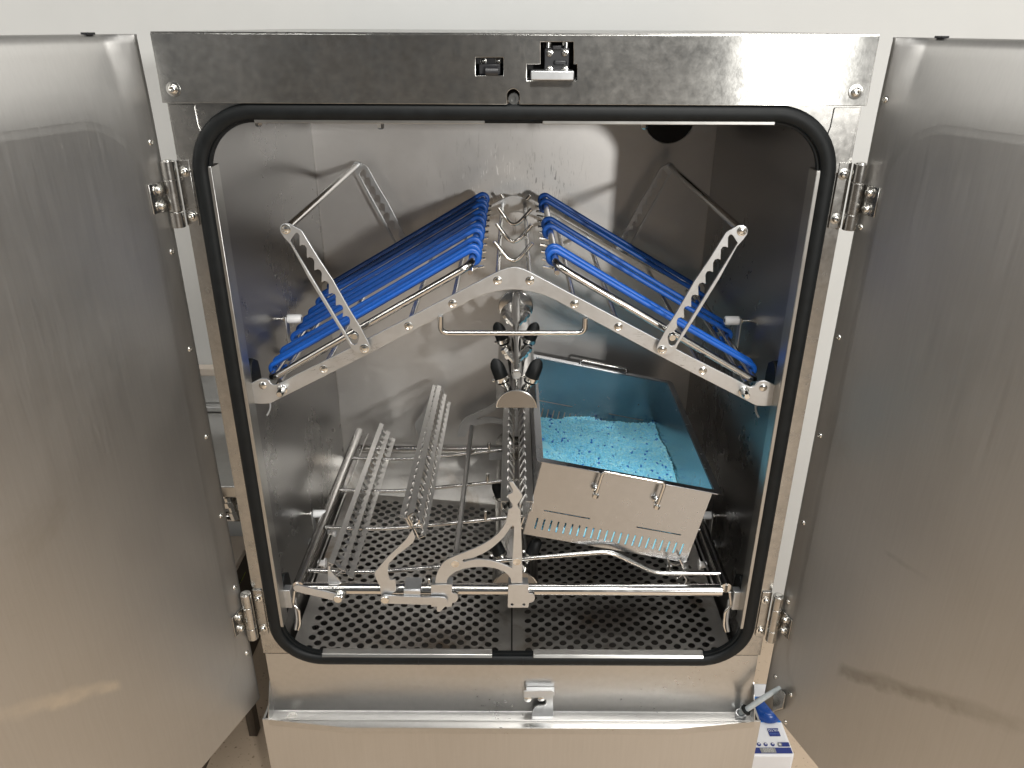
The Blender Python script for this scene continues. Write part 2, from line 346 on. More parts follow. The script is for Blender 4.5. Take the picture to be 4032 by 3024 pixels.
def obj(name, me, mat, parent=None, bevel=0.0, kind=None):
    o = bpy.data.objects.new(name, me); col.objects.link(o)
    if mat is not None:
        me.materials.clear(); me.materials.append(M[mat] if isinstance(mat, str) else mat)
    if parent is not None: o.parent = parent; o.matrix_parent_inverse = parent_inv(parent)
    if bevel:
        b = o.modifiers.new('bevel', 'BEVEL'); b.width = bevel; b.segments = 2; b.limit_method = 'ANGLE'; b.angle_limit = R(40)
        b.harden_normals = False
    if kind: o['kind'] = kind
    return o
INV = {}
def parent_inv(p): return INV.get(p.name, Matrix.Identity(4))
def thing(name, loc, label, cat, group=None):
    o = bpy.data.objects.new(name, None); col.objects.link(o); o.location = loc; o.empty_display_size = 0.05
    INV[o.name] = Matrix.Translation(Vector(loc)).inverted()
    o['label'] = label; o['category'] = cat
    if group: o['group'] = group
    return o
def tag(o, label=None, cat=None, group=None, kind=None):
    if label: o['label'] = label
    if cat: o['category'] = cat
    if group: o['group'] = group
    if kind: o['kind'] = kind
    return o
XZ = Matrix(((1,0,0,0),(0,0,-1,0),(0,1,0,0),(0,0,0,1)))      # local x,y -> X,Z ; local z -> -Y
def plate_mesh(name, loops, th, mat4, bevel=0.0005):
    cu = bpy.data.curves.new(name, 'CURVE'); cu.dimensions = '2D'; cu.fill_mode = 'BOTH'
    for lp in loops:
        sp = cu.splines.new('POLY'); sp.points.add(len(lp) - 1); sp.use_cyclic_u = True
        for q, p in zip(sp.points, lp): q.co = (p[0], p[1], 0, 1)
    cu.extrude = max(th / 2 - bevel, 1e-5); cu.bevel_depth = bevel; cu.offset = -bevel; cu.bevel_resolution = 1
    ob = bpy.data.objects.new('tmp', cu); col.objects.link(ob)
    me = bpy.data.meshes.new_from_object(ob)
    bpy.data.objects.remove(ob); bpy.data.curves.remove(cu)
    me.transform(mat4); me.name = name
    me.polygons.foreach_set('use_smooth', [True] * len(me.polygons)); me.set_sharp_from_angle(angle=R(40))
    return me
def plateXZ(name, loops, th, Y, mat, parent, bevel=0.0005):
    return obj(name, plate_mesh(name, loops, th, Matrix.Translation((0, Y, 0)) @ XZ, bevel), mat, parent)
def xz(z, pts, Y): return [(p.x, p.z) for p in (atY(z, x, y, Y) for x, y in pts)]
def rrect(x0, x1, z0, z1, r, n=10):
    out = []
    for cx, cz, a0 in ((x1-r, z1-r, 0), (x0+r, z1-r, 90), (x0+r, z0+r, 180), (x1-r, z0+r, 270)):
        for i in range(n + 1):
            a = R(a0 + 90 * i / n); out.append((cx + r * math.cos(a), cz + r * math.sin(a)))
    return out
def circ(cx, cz, r, n=20): return [(cx + r * math.cos(2*math.pi*i/n), cz + r * math.sin(2*math.pi*i/n)) for i in range(n)]
def fillet(pts, r, n=6, closed=False):
    P = [Vector(p) for p in pts]; k = len(P); out = []
    for i in range(k):
        if not closed and i in (0, k-1): out.append(P[i]); continue
        a, b, c = P[i-1], P[i], P[(i+1) % k]
        u = (a - b); w = (c - b); rr = min(r, u.length * 0.48, w.length * 0.48)
        p0 = b + u.normalized() * rr; p1 = b + w.normalized() * rr
        for j in range(n + 1):
            s = j / n; out.append(p0 * (1-s)**2 + b * 2*s*(1-s) + p1 * s*s)
    return out
def mirx(o, name, parent):          # mirrored copy of a part about X = 0 (own mesh, normals fixed)
    me = o.data.copy()
    for v in me.vertices: v.co.x = -v.co.x
    me.flip_normals()
    c = bpy.data.objects.new(name, me); col.objects.link(c)
    c.parent = parent; c.matrix_parent_inverse = o.matrix_parent_inverse.copy() if parent is o.parent else parent_inv(parent)
    for md in o.modifiers:
        b = c.modifiers.new('bevel', 'BEVEL'); b.width = md.width; b.segments = 2; b.limit_method = 'ANGLE'; b.angle_limit = R(40)
    return c
def screw_mesh(mb, p, nrm, r, h=0.004):
    p = Vector(p); nrm = Vector(nrm).normalized()
    mb.lathe(p, nrm, [(0, r*1.45), (0.0012, r*1.45), (0.0014, r*1.0), (h*0.5, r*1.0), (h*0.85, r*0.8), (h, r*0.55), (h, r*0.42), (h*0.45, r*0.38), (h*0.45, 0)], 18)

Zr = lambda z: CAMZ + z       # heights were measured from the camera level

# ================================================================== SETTING
mb = MB().box((-8, -7, -0.05), (8, 0.83, 0.0)); tag(mb.build('floor', 'floor'), kind='structure')
mb = MB().box((-8, 0.83, -0.05), (8, 0.93, 3.4)); tag(mb.build('wall', 'wall'), kind='structure')

# ================================================================== WASHING MACHINE
W = thing('washing_machine', (0, 0, 0), 'open stainless steel washing machine with both front doors swung wide', 'machine')
CW = 0.415; CY = 0.59
# outer body and lower front
side = MB().box((-0.4515, 0.012, Zr(-1.03)), (-0.4495, 0.70, Zr(-0.012))).build('side_panel', 'frame', W); mirx(side, 'side_panel', W)
MB().box((-0.4515, -0.010, Zr(-0.0105)), (0.4515, 0.70, Zr(-0.0085))).build('top_cover', 'frame', W)
MB().box((-0.448, 0.69, 0.12), (0.448, 0.70, Zr(-0.013))).build('rear_panel', 'frame', W)
MB().box((-0.462, -0.030, 0.055), (0.462, -0.026, Zr(-1.166))).build('lower_panel', 'door', W, 0.001)
low = MB().box((-0.462, -0.0255, 0.055), (-0.458, 0.66, Zr(-1.17))).build('lower_side_panel', 'frame', W); mirx(low, 'lower_side_panel', W)
for sx in (-1, 1):
    for y in (0.03, 0.60): MB().cyl((sx*0.42, y, 0), (sx*0.42, y, 0.056), 0.02, 0.016).build('foot', 'black', W)

# front frame with rounded opening
fr_loops = [[(-0.4505, Zr(-1.0335)), (0.4505, Zr(-1.0335)), (0.4505, Zr(-0.0925)), (-0.4505, Zr(-0.0925))], rrect(-0.4125, 0.4125, Zr(-1.0315), Zr(-0.1100), 0.070)[::-1]]
frame = plateXZ('front_frame', fr_loops, 0.003, 0.0015, 'frame', W)
cp = plateXZ('corner_plate', [xz('N1', [(222, 1148), (595, 1150), (612, 1170), (665, 1440), (690, 1500), (830, 2105), (440, 2105)], -0.002)], 0.0016, -0.0012, 'frame', W)
mirx(cp, 'corner_plate', W)

# chamber
bw = MB().box((-CW-0.003, CY, Zr(-1.20)), (CW+0.003, CY+0.003, Zr(-0.060))).build('chamber_back', 'chamber', W)
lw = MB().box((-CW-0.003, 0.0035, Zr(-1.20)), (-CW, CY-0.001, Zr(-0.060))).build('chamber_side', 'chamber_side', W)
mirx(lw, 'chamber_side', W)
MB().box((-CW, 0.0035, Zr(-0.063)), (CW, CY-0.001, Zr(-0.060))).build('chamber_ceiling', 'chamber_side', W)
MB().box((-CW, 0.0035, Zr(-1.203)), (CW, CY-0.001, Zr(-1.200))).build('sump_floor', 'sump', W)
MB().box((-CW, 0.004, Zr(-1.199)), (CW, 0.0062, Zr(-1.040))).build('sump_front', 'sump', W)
dfl = MB().add([(-CW+.001, CY-0.001, Zr(-0.955)), (CW-.001, CY-0.001, Zr(-0.955)), (CW-.001, 0.545, Zr(-1.055)), (0, 0.545, Zr(-1.082)), (-CW+.001, 0.545, Zr(-1.055)),
        (-CW+.001, CY-0.001, Zr(-0.957)), (CW-.001, CY-0.001, Zr(-0.957)), (CW-.001, 0.543, Zr(-1.057)), (0, 0.543, Zr(-1.084)), (-CW+.001, 0.543, Zr(-1.057))],
        [(0,1,2,3,4), (9,8,7,6,5), (2,7,8,3), (3,8,9,4)])
dfl.build('deflector_plate', 'perf', W)
# seams of the back corners, flat black disc painting the shade inside the vent
for sx in (-1, 1): MB().box((sx*(CW-0.0012)-0.0011, CY-0.0022, Zr(-0.955)), (sx*(CW-0.0012)+0.0011, CY-0.0003, Zr(-0.07))).build('weld_seam', 'comb', W)
p = atY('S', 2637, 461, CY)
MB().lathe((p.x, CY-0.0012, p.z), (0, -1, 0), [(0, 0.051), (0.0006, 0.051), (0.0006, 0.0)], 40).build('vent_shade_disc', 'recess', bw)
MB().tube([Vector((p.x + 0.0515*math.cos(a*math.pi/24), CY-0.002, p.z + 0.0515*math.sin(a*math.pi/24))) for a in range(48)], 0.0012, 6, True).build('vent_rim', 'comb', bw)

# perforated floor plates: diamond cells with round holes, sloping to the middle
def perf_plate(x0, x1, y0, y1, zf):
    c = 0.01325; rh = 0.0070; nh = 12; mb = MB(); th = 0.0016
    cells = {}
    nx = int((x1 - x0 - 0.028) / c); ny = int((y1 - y0 - 0.012) / c)
    ox = x0 + (x1 - x0 - nx * c) / 2; oy = y0 + 0.004
    def P(x, y): return Vector((x, y, zf(x)))
    def P2(x, y): return Vector((x, y, zf(x) - th))
    holes = set()
    for i in range(0, nx + 1):
        for j in range(0, ny + 1):
            if (i + j) % 2 == 0:
                cx = ox + i * c; cy = oy + j * c
                # clip the diamond to the perforated field
                corners = [(c, 0), (0, c), (-c, 0), (0, -c)]
                full = 0 < i < nx and 0 < j < ny
                if full:
                    inner = [(cx + rh*math.cos(2*math.pi*k/nh), cy + rh*math.sin(2*math.pi*k/nh)) for k in range(nh)]
                    outer = []
                    for k in range(nh):
                        a = 2*math.pi*k/nh; d = c / (abs(math.cos(a)) + abs(math.sin(a)))
                        outer.append((cx + d*math.cos(a), cy + d*math.sin(a)))
                    vs = [P(*q) for q in inner] + [P(*q) for q in outer] + [P2(*q) for q in inner]
                    fs = [(k, (k+1) % nh, nh + (k+1) % nh, nh + k) for k in range(nh)] + [(k, 2*nh + k, 2*nh + (k+1) % nh, (k+1) % nh) for k in range(nh)]
                    mb.add(vs, fs)
                else:
                    q = [(min(max(cx + a, ox), ox + nx*c), min(max(cy + b, oy), oy + ny*c)) for a, b in corners]
                    mb.add([P(*s) for s in q], [(0, 1, 2, 3)])
    xa, xb, ya, yb = ox, ox + nx*c, oy, oy + ny*c
    for (a0, a1, b0, b1) in ((x0, xa, y0, y1), (xb, x1, y0, y1), (xa, xb, y0, ya), (xa, xb, yb, y1)):
        mb.add([P(a0, b0), P(a1, b0), P(a1, b1), P(a0, b1)], [(0, 1, 2, 3)])
    # folded edge along the middle
    mb.add([P(x0, y0), P(x0, y1), P2(x0, y1) - Vector((0,0,.006)), P2(x0, y0) - Vector((0,0,.006))], [(0,1,2,3)])
    mb.add([P(x1, y0), P(x1, y1), P2(x1, y1) - Vector((0,0,.006)), P2(x1, y0) - Vector((0,0,.006))], [(0,1,2,3)])
    me = bpy.data.meshes.new('perforated_plate'); me.from_pydata([tuple(v) for v in mb.v], [], mb.f); me.update()
    return me
zf = lambda x: Zr(-1.080 + abs(x) * 0.085)
obj('perforated_plate', perf_plate(-0.407, -0.0015, 0.012, 0.550, zf), 'perf', W)
obj('perforated_plate', perf_plate(0.0015, 0.407, 0.012, 0.550, zf), 'perf', W)

# gasket: tube swept round the opening, with a flat lip
def gasket_path(off, Y): return [Vector((x, Y, z)) for x, z in rrect(-0.4190-off, 0.4190+off, Zr(-1.0420)-off, Zr(-0.1025)+off, 0.080+off, 14)]
gk = MB().tube(gasket_path(0, -0.0095), 0.0108, 18, True)
for v_ in gk.v: v_.y = -0.0055 + (v_.y + 0.0095)*0.62      # flattened profile
gk.build('door_gasket', 'rubber', W)
for xj, kk in ((atY('O6', 1275, 40, -0.01).x, 1), (atY('O6', 1972, 40, -0.01).x, 1)):
    MB().tube([(xj, -0.0055 - 0.00690*math.cos(q_), Zr(-1.0420) - 0.01095*math.sin(q_)) for q_ in (R(-60 + 15*t_) for t_ in range(15))], 0.0005, 6).build('gasket_joint', 'recess', W)
lip = MB()
a = gasket_path(-0.006, -0.0045); b = gasket_path(-0.0135, -0.0030); k = len(a)
c_ = gasket_path(-0.0135, 0.004); d_ = gasket_path(0.0105, 0.0003); e_ = gasket_path(0.0105, -0.0035)
lip.add(a + b + c_, [(i, (i+1) % k, k + (i+1) % k, k + i) for i in range(k)] + [(k+i, k + (i+1) % k, 2*k + (i+1) % k, 2*k + i) for i in range(k)])
lip.build('gasket_lip', 'rubber', W)
# bright retaining strips
def strip_v(sx, z0, z1):
    MB().box((min(sx*0.4105, sx*0.4035), -0.0070, Zr(z0)), (max(sx*0.4105, sx*0.4035), 0.022, Zr(z1))).build('retaining_strip', 'strip', W, 0.001)
strip_v(-1, -0.966, -0.172); strip_v(1, -0.966, -0.174)
for (s0, s1) in ((1271, 1938), (2100, 2768)):
    a = atY('S', s0, 2580, -0.004).x; b = atY('S', s1, 2580, -0.004).x
    MB().add([(a, -0.0105, Zr(-1.0325)), (b, -0.0105, Zr(-1.0325)), (b, -0.0075, Zr(-1.0275)), (a, -0.0075, Zr(-1.0275)), (b, 0.0035, Zr(-1.0240)), (a, 0.0035, Zr(-1.0240)),
              (a, 0.0035, Zr(-1.034)), (b, 0.0035, Zr(-1.034))], [(0,1,2,3), (3,2,4,5), (5,4,7,6), (6,7,1,0), (0,3,5,6), (1,7,4,2)]).build('retaining_strip', 'strip', W, 0.0006)
for (s0, s1) in ((1004, 1909), (2136, 3050)):
    a = atY('S', s0, 474, -0.004).x; b = atY('S', s1, 474, -0.004).x
    MB().box((a, -0.0080, Zr(-0.1165)), (b, 0.016, Zr(-0.1100))).build('retaining_strip', 'strip', W, 0.0008)

# ceiling spray nozzles and their pipes
for i, (zz, x, y) in enumerate((('N1', 1560, 1430), ('A', 1227, 612), ('B', 905, 612))):
    p = atY(zz, x, y, 0.15); mb = MB()
    mb.cyl((p.x, 0.15, Zr(-0.07)), (p.x, 0.15, p.z + 0.012), 0.006)
    mb.lathe((p.x, 0.15, p.z + 0.014), (-0.15 if i == 0 else 0, 0, -1), [(0, 0.009), (0.008, 0.009), (0.008, 0.006), (0.016, 0.0055), (0.018, 0.003), (0.018, 0)], 6)
    mb.build('spray_nozzle', 'screw', W)
for sx in (-1, 1): MB().tube([(sx*0.395, 0.03, Zr(-0.118)), (sx*0.330, 0.06, Zr(-0.100)), (sx*0.30, 0.07, Zr(-0.085))], 0.009, 14).build('rinse_pipe', 'tube', W)

# upper panel with cut-outs
PY = -0.011
def ipts(pts): return xz('I', pts, PY)
panel = plateXZ('upper_panel', [
    [(-0.4515, Zr(-0.0105))] + [(-0.4515, Zr(-0.0918))] + ipts([(725, 1148), (725, 1000), (738, 962), (770, 932), (815, 918), (860, 932), (892, 962), (905, 1000), (905, 1148)]) + [(0.4515, Zr(-0.0918)), (0.4515, Zr(-0.0105))],
    ipts([(268, 465), (670, 465), (670, 728), (268, 728)]),
    ipts([(1210, 240), (1690, 240), (1690, 565), (1740, 565), (1740, 800), (1010, 800), (1010, 565), (1210, 565)])], 0.002, PY, 'panel', W)
uvl = panel.data.uv_layers.new(name='grain')
for lp_ in panel.data.loops:
    v_ = panel.data.vertices[lp_.vertex_index].co; uvl.data[lp_.index].uv = (v_.z, v_.x)
panel.data.uv_layers.active = uvl
MB().box((-0.4510, -0.0098, Zr(-0.0915)), (-0.4490, 0.002, Zr(-0.0112))).build('panel_return', 'frame', W)
MB().box((0.4490, -0.0098, Zr(-0.0915)), (0.4510, 0.002, Zr(-0.0112))).build('panel_return', 'frame', W)
MB().box((-0.20, 0.030, Zr(-0.090)), (0.20, 0.032, Zr(-0.0112))).build('cavity_shade_sheet', 'recess', W)  # black sheet paints the shade of the cavity behind the cut-outs
for zz, x, y in (('N1', 305, 925), ('B', 1928, 445)):
    p = atY(zz, x, y, PY - 0.001); mb = MB(); screw_mesh(mb, (p.x, PY - 0.0011, p.z), (0, -1, 0), 0.0062, 0.006); mb.build('screw', 'screw', panel)
p = atY('I', 820, 1065, -0.006); mb = MB()
mb.lathe((p.x, -0.001, p.z), (0, -1, 0), [(0, 0.0078), (0.006, 0.0078), (0.0068, 0.0068), (0.0068, 0.0032), (0.003, 0.003), (0.003, 0)], 20); mb.build('centre_bolt', 'screw', panel)
# door switches behind the cut-outs
def ibox(x0, y0, x1, y1, Y0, Y1):
    a = atY('I', x0, y1, Y0); b = atY('I', x1, y0, Y0); return MB().box((a.x, Y0, a.z), (b.x, Y1, b.z))
big = ibox(1262, 330, 1632, 680, -0.004, 0.028).build('door_switch', 'black', W, 0.0012)
ibox(1385, 290, 1520, 352, -0.007, -0.0045).build('plunger', 'black', big, 0.001)
ibox(1405, 505, 1595, 575, -0.008, -0.0045).build('switch_roller', 'black', big, 0.002)
for x, y in ((1340, 400), (1560, 395), (1335, 635), (1558, 635)):
    p = atY('I', x, y, -0.004); mb = MB(); screw_mesh(mb, (p.x, -0.0042, p.z), (0, -1, 0), 0.0029, 0.003); mb.build('screw', 'screw', big)
for x in (1318, 1580):
    p = atY('I', x, 345, -0.002); MB().cyl((p.x, 0.004, p.z), (p.x, 0.004, p.z + 0.011), 0.0052).build('stud', 'screw', big)
small = ibox(315, 560, 628, 715, -0.004, 0.028).build('door_switch', 'black', W, 0.0012)
p = atY('I', 505, 672, -0.008)
MB().cyl((p.x - 0.008, -0.008, p.z), (p.x + 0.008, -0.008, p.z), 0.0062).build('switch_roller', 'black', small)
ibox(275, 470, 665, 560, 0.004, 0.028).build('switch_base', 'black', small)
for x, y in ((380, 518), (592, 515)):
    p = atY('I', x, y, 0.003); mb = MB(); screw_mesh(mb, (p.x, 0.0038, p.z), (0, -1, 0), 0.0029, 0.003); mb.build('screw', 'screw', small)
p = atY('I', 470, 640, -0.010)
a = atY('I', 1070, 790, -0.024); b = atY('I', 1698, 690, -0.024)
MB().box((a.x, -0.024, a.z - 0.0005), (b.x, 0.016, a.z + 0.0105)).build('latch_tongue', 'plate', W, 0.0012)

# drip tray under the opening
tr = MB(); zt, zb = Zr(-1.0345), Zr(-1.172); hw = 0.447
prof = [(0.0, zt), (-0.0005, Zr(-1.10)), (-0.002, Zr(-1.155)), (-0.006, zb + 0.003), (-0.012, zb)]
xs = [-hw, -0.300, 0.300, hw]; fy = [-0.034, -0.051, -0.051, -0.034]
rows = []
for x, y1 in zip(xs, fy): rows.append([Vector((x, y, z)) for y, z in prof] + [Vector((x, y1, zb + 0.0035)), Vector((x, y1, zb + 0.0125)), Vector((x, y1 - 0.0022, zb + 0.0125)), Vector((x, y1 - 0.0022, zb - 0.002))])
vs = [v for r_ in rows for v in r_]; n_ = len(rows[0])
tr.add(vs, [(i*n_ + j, (i+1)*n_ + j, (i+1)*n_ + j + 1, i*n_ + j + 1) for i in range(3) for j in range(n_-1)])
for sx, y1 in ((-1, -0.034), (1, -0.034)):
    tr.add([(sx*hw, 0.0, Zr(-1.10)), (sx*hw, y1 - .002, zb + 0.0125), (sx*hw, y1 - .002, zb - .001), (sx*hw, 0.0, zb - .001),
            (sx*(hw+.0015), 0.0, Zr(-1.10)), (sx*(hw+.0015), y1 - .002, zb + 0.0125), (sx*(hw+.0015), y1 - .002, zb - .001), (sx*(hw+.0015), 0.0, zb - .001)],
           [(0,1,2,3), (7,6,5,4), (0,4,5,1), (1,5,6,2)])
tray = tr.build('drip_tray', 'tray', W)
# closure below the frame, behind the tray face
MB().box((-0.4470, 0.0005, Zr(-1.18)), (0.4470, 0.0025, Zr(-1.036))).build('tray_backing', 'frame', W)
MB().box((-0.456, -0.0255, Zr(-1.20)), (0.456, -0.001, Zr(-1.176))).build('tray_support', 'recess', W)
# striker bracket on the tray
Yb = -0.014
sl = [(2040, 330), (2050, 310), (2075, 300), (2110, 298), (2125, 290), (2128, 262), (2110, 248), (2060, 246), (1978, 246)]
brk = plateXZ('striker_bracket', [xz('O6', [(1978, 205), (2172, 200), (2176, 385), (2032, 390), (2034, 345)] + sl, Yb)], 0.003, Yb, 'plate', tray)
p = atY('O6', 2075, 222, Yb)
MB().box((p.x - 0.022, Yb + 0.0015, p.z - 0.007), (p.x + 0.030, -0.0012, p.z + 0.003)).build('bracket_foot', 'plate', tray, 0.0008)
for x in (2005, 2098):
    p = atY('O6', x, 272, Yb); MB().lathe((p.x, -0.001, p.z), (0, -1, 0), [(0, 0.0075), (0.009, 0.0075), (0.010, 0.006), (0.010, 0)], 16).build('bolt', 'screw', tray)
p = atZ('O6', 425, 382, zb); MB().lathe((p.x, p.y, zb + 0.0012), (0, 0, 1), [(0, 0.0095), (0.0015, 0.0095), (0.0015, 0.006), (0.0006, 0.0055), (0.0006, 0)], 20).build('drain_ring', 'screw', tray)

# side wall fittings: rollers on brackets, rubber stops, hooks
def roller(sx, Y, z, drop):
    o = MB().tube([(sx*0.3735, Y, Zr(z)), (sx*0.376, Y, Zr(z)), (sx*0.396, Y, Zr(z)), (sx*0.398, Y, Zr(z))], 0.008, 20, rs=[0.0068, 0.0081, 0.0081, 0.0075]).build('support_roller', 'nylon', W)
    MB().cyl((sx*0.3732, Y, Zr(z)), (sx*0.374, Y, Zr(z)), 0.0035).build('roller_hole', 'recess', o)
    MB().box((min(sx*0.3990, sx*0.4010), Y - 0.009, Zr(z - drop)), (max(sx*0.3990, sx*0.4010), Y + 0.009, Zr(z) + 0.006)).build('roller_bracket', 'plate', o, 0.0006)
    MB().cyl((sx*0.401, Y, Zr(z)), (sx*CW, Y, Zr(z)), 0.0022).cyl((sx*0.4012, Y, Zr(z)), (sx*0.405, Y, Zr(z)), 0.0045, n=6).build('roller_stud', 'screw', o)
    MB().box((min(sx*0.401, sx*CW), Y - 0.009, Zr(z - drop)), (max(sx*0.401, sx*CW), Y + 0.009, Zr(z - drop + 0.003))).build('bracket_foot', 'plate', o)
for sx in (-1, 1): roller(sx, 0.222, -0.471, 0.066); roller(sx, 0.230, -0.889, 0.070)
for sx in (-1, 1):
    for z0, z1, y0, y1 in ((-0.540, -0.472, 0.022, 0.070), (-0.965, -0.888, 0.016, 0.066)):
        loop = [(y0 + 0.012, Zr(z1) - 0.006), ((y0+y1)/2, Zr(z1)), (y1 - 0.004, Zr(z1) - 0.012), (y1, Zr(z1) - 0.03), (y1, Zr(z0) + 0.016), (y0 + 0.008, Zr(z0)), (y0, Zr(z0) + 0.01), (y0, Zr(z1) - 0.03)]
        me = plate_mesh('rubber_stop', [loop], 0.010, Matrix.Translation((sx*(CW - 0.005), 0, 0)) @ Matrix(((0,0,1,0),(1,0,0,0),(0,1,0,0),(0,0,0,1))), 0.0015)
        obj('rubber_stop', me, 'rubber', W)
    MB().tube(fillet([(sx*CW, 0.06, Zr(-0.53)), (sx*0.392, 0.06, Zr(-0.53)), (sx*0.391, 0.050, Zr(-0.562)), (sx*0.397, 0.046, Zr(-0.572))], 0.006), 0.0018, 8).build('wall_hook', 'plate', W)
    MB().tube(fillet([(sx*CW, 0.03, Zr(-0.93)), (sx*0.3895, 0.03, Zr(-0.93)), (sx*0.3870, 0.02, Zr(-0.972)), (sx*0.3915, 0.016, Zr(-0.992))], 0.006), 0.0032, 8).build('wall_hook', 'plate', W)
    for y, z in ((0.33, -0.60), (0.50, -0.845)):
        MB().cyl((sx*CW, y, Zr(z)), (sx*(CW-0.006), y, Zr(z)), 0.004, n=6).build('wall_bolt', 'screw', W)

# spray manifolds: half-round pipes with duckbill nozzles
def manifold(cx, zflat, r, y0, pairs, top_pipe):
    mb = MB(); n = 18; ring = []
    for Y in (y0, y0 + 0.003, CY):
        rr = r - 0.0015 if Y == y0 else r
        ring.append([Vector((cx + rr*math.cos(math.pi*i/n), Y, zflat + (0.002 if Y == y0 else 0) + rr*math.sin(math.pi*i/n)*0.95)) for i in range(n + 1)])
    k = n + 1; vs = [v for q in ring for v in q]
    fs = [(i*k+j, i*k+j+1, (i+1)*k+j+1, (i+1)*k+j) for i in range(2) for j in range(n)] + [(i*k, (i+1)*k, (i+1)*k+n, i*k+n) for i in range(2)] + [tuple(range(k))]
    o = mb.add(vs, fs).build('spray_manifold', 'tube', W)
    MB().tube([ring[0][i] for i in range(n + 1)], 0.0014, 8).build('end_weld', 'screw', o)
    cap = [(cx + (r - 0.003)*math.cos(math.pi*i/n), zflat + 0.003 + (r - 0.003)*math.sin(math.pi*i/n)*0.95) for i in range(n + 1)]
    plateXZ('end_cap', [cap], 0.0012, y0 - 0.0008, 'chamber_side', o, 0.0003)  # darker plate over the pipe end, its dark reflection put into the colour
    MB().lathe((cx, CY, zflat + r*0.55), (0, -1, 0), [(0, r*1.10), (0.005, r*1.10), (0.006, r*1.04), (0.006, 0)], 36).build('wall_collar', 'tube', o)
    for Y in pairs:
        for sx in (-1, 1):
            ax = Vector((sx*0.36, -0.05, 1)).normalized(); base = Vector((cx + sx*r*0.55, Y, zflat + r*0.70))
            MB().lathe(base, ax, [(0, 0.0065), (0.006, 0.0065), (0.007, 0.0095), (0.012, 0.0095)], 16).build('nozzle_stem', 'screw', o)
            nz = MB(); nn = 18; prof = [(0.009, 0.0108, 1), (0.024, 0.0126, 1), (0.034, 0.0126, 0.95), (0.043, 0.0118, 0.72), (0.050, 0.0092, 0.40), (0.055, 0.0048, 0.22), (0.0570, 0.0008, 0.2)]
            u = Vector((0, 1, 0)); u = (u - ax*u.dot(ax)).normalized(); w = ax.cross(u); vs = []
            for h, rr, fl in prof:
                for j in range(nn):
                    a = 2*math.pi*j/nn; vs.append(base + ax*h + w*(rr*math.cos(a)) + u*(rr*fl*math.sin(a)))
            nz.add(vs, [(i*nn+j, i*nn+(j+1) % nn, (i+1)*nn+(j+1) % nn, (i+1)*nn+j) for i in range(len(prof)-1) for j in range(nn)] + [tuple(range(nn))[::-1], tuple((len(prof)-1)*nn + j for j in range(nn))])
            nz.build('rubber_nozzle', 'rubber', o)
            cl = MB().lathe(base + ax*0.014, ax, [(0, 0.0112), (0, 0.0138), (0.0075, 0.0138), (0.0075, 0.0112)], 24)
            cl.cyl(base + ax*0.017 + w*0.012, base + ax*0.017 + w*0.0172, 0.003, n=6); cl.build('hose_clamp', 'screw', o)
    if top_pipe:
        zc = zflat + r + 0.012; yb = y0 + 0.035
        MB().lathe((cx, yb, zc), (0, 1, 0), [(0, 0), (0, 0.0078), (0.0012, 0.0092), (CY - yb, 0.0092)], 22).build('rinse_pipe', 'tube', o)
        MB().lathe((cx, yb - 0.0006, zc), (0, -1, 0), [(0, 0.0080), (0.0006, 0.0080), (0.0006, 0)], 20).build('pipe_end', 'chamber_side', o)  # added darker disc, painted reflection as on the manifold end
        MB().cyl((cx, yb + 0.004, zc - 0.008), (cx, yb + 0.004, zflat + r*0.9), 0.0025).build('pipe_support', 'screw', o)
        for Y in (yb + 0.045, yb + 0.225):
            for sx in (-1, 1):
                ax = Vector((sx*0.75, 0, 1)).normalized(); base = Vector((cx + sx*0.005, Y + (0.008 if sx > 0 else 0), zc + 0.005))
                MB().lathe(base, ax, [(0, 0.0042), (0.012, 0.0042), (0.012, 0.0080), (0.019, 0.0080), (0.019, 0.0060), (0.023, 0.0060), (0.024, 0.0075), (0.031, 0.0064), (0.033, 0.003), (0.033, 0)], 6).build('jet_nozzle', 'screw', o)
manifold(0.006, Zr(-0.595), 0.0355, 0.12, (0.157, 0.335), True)
manifold(0.006, Zr(-0.960), 0.044, 0.09, (0.137, 0.335), False)

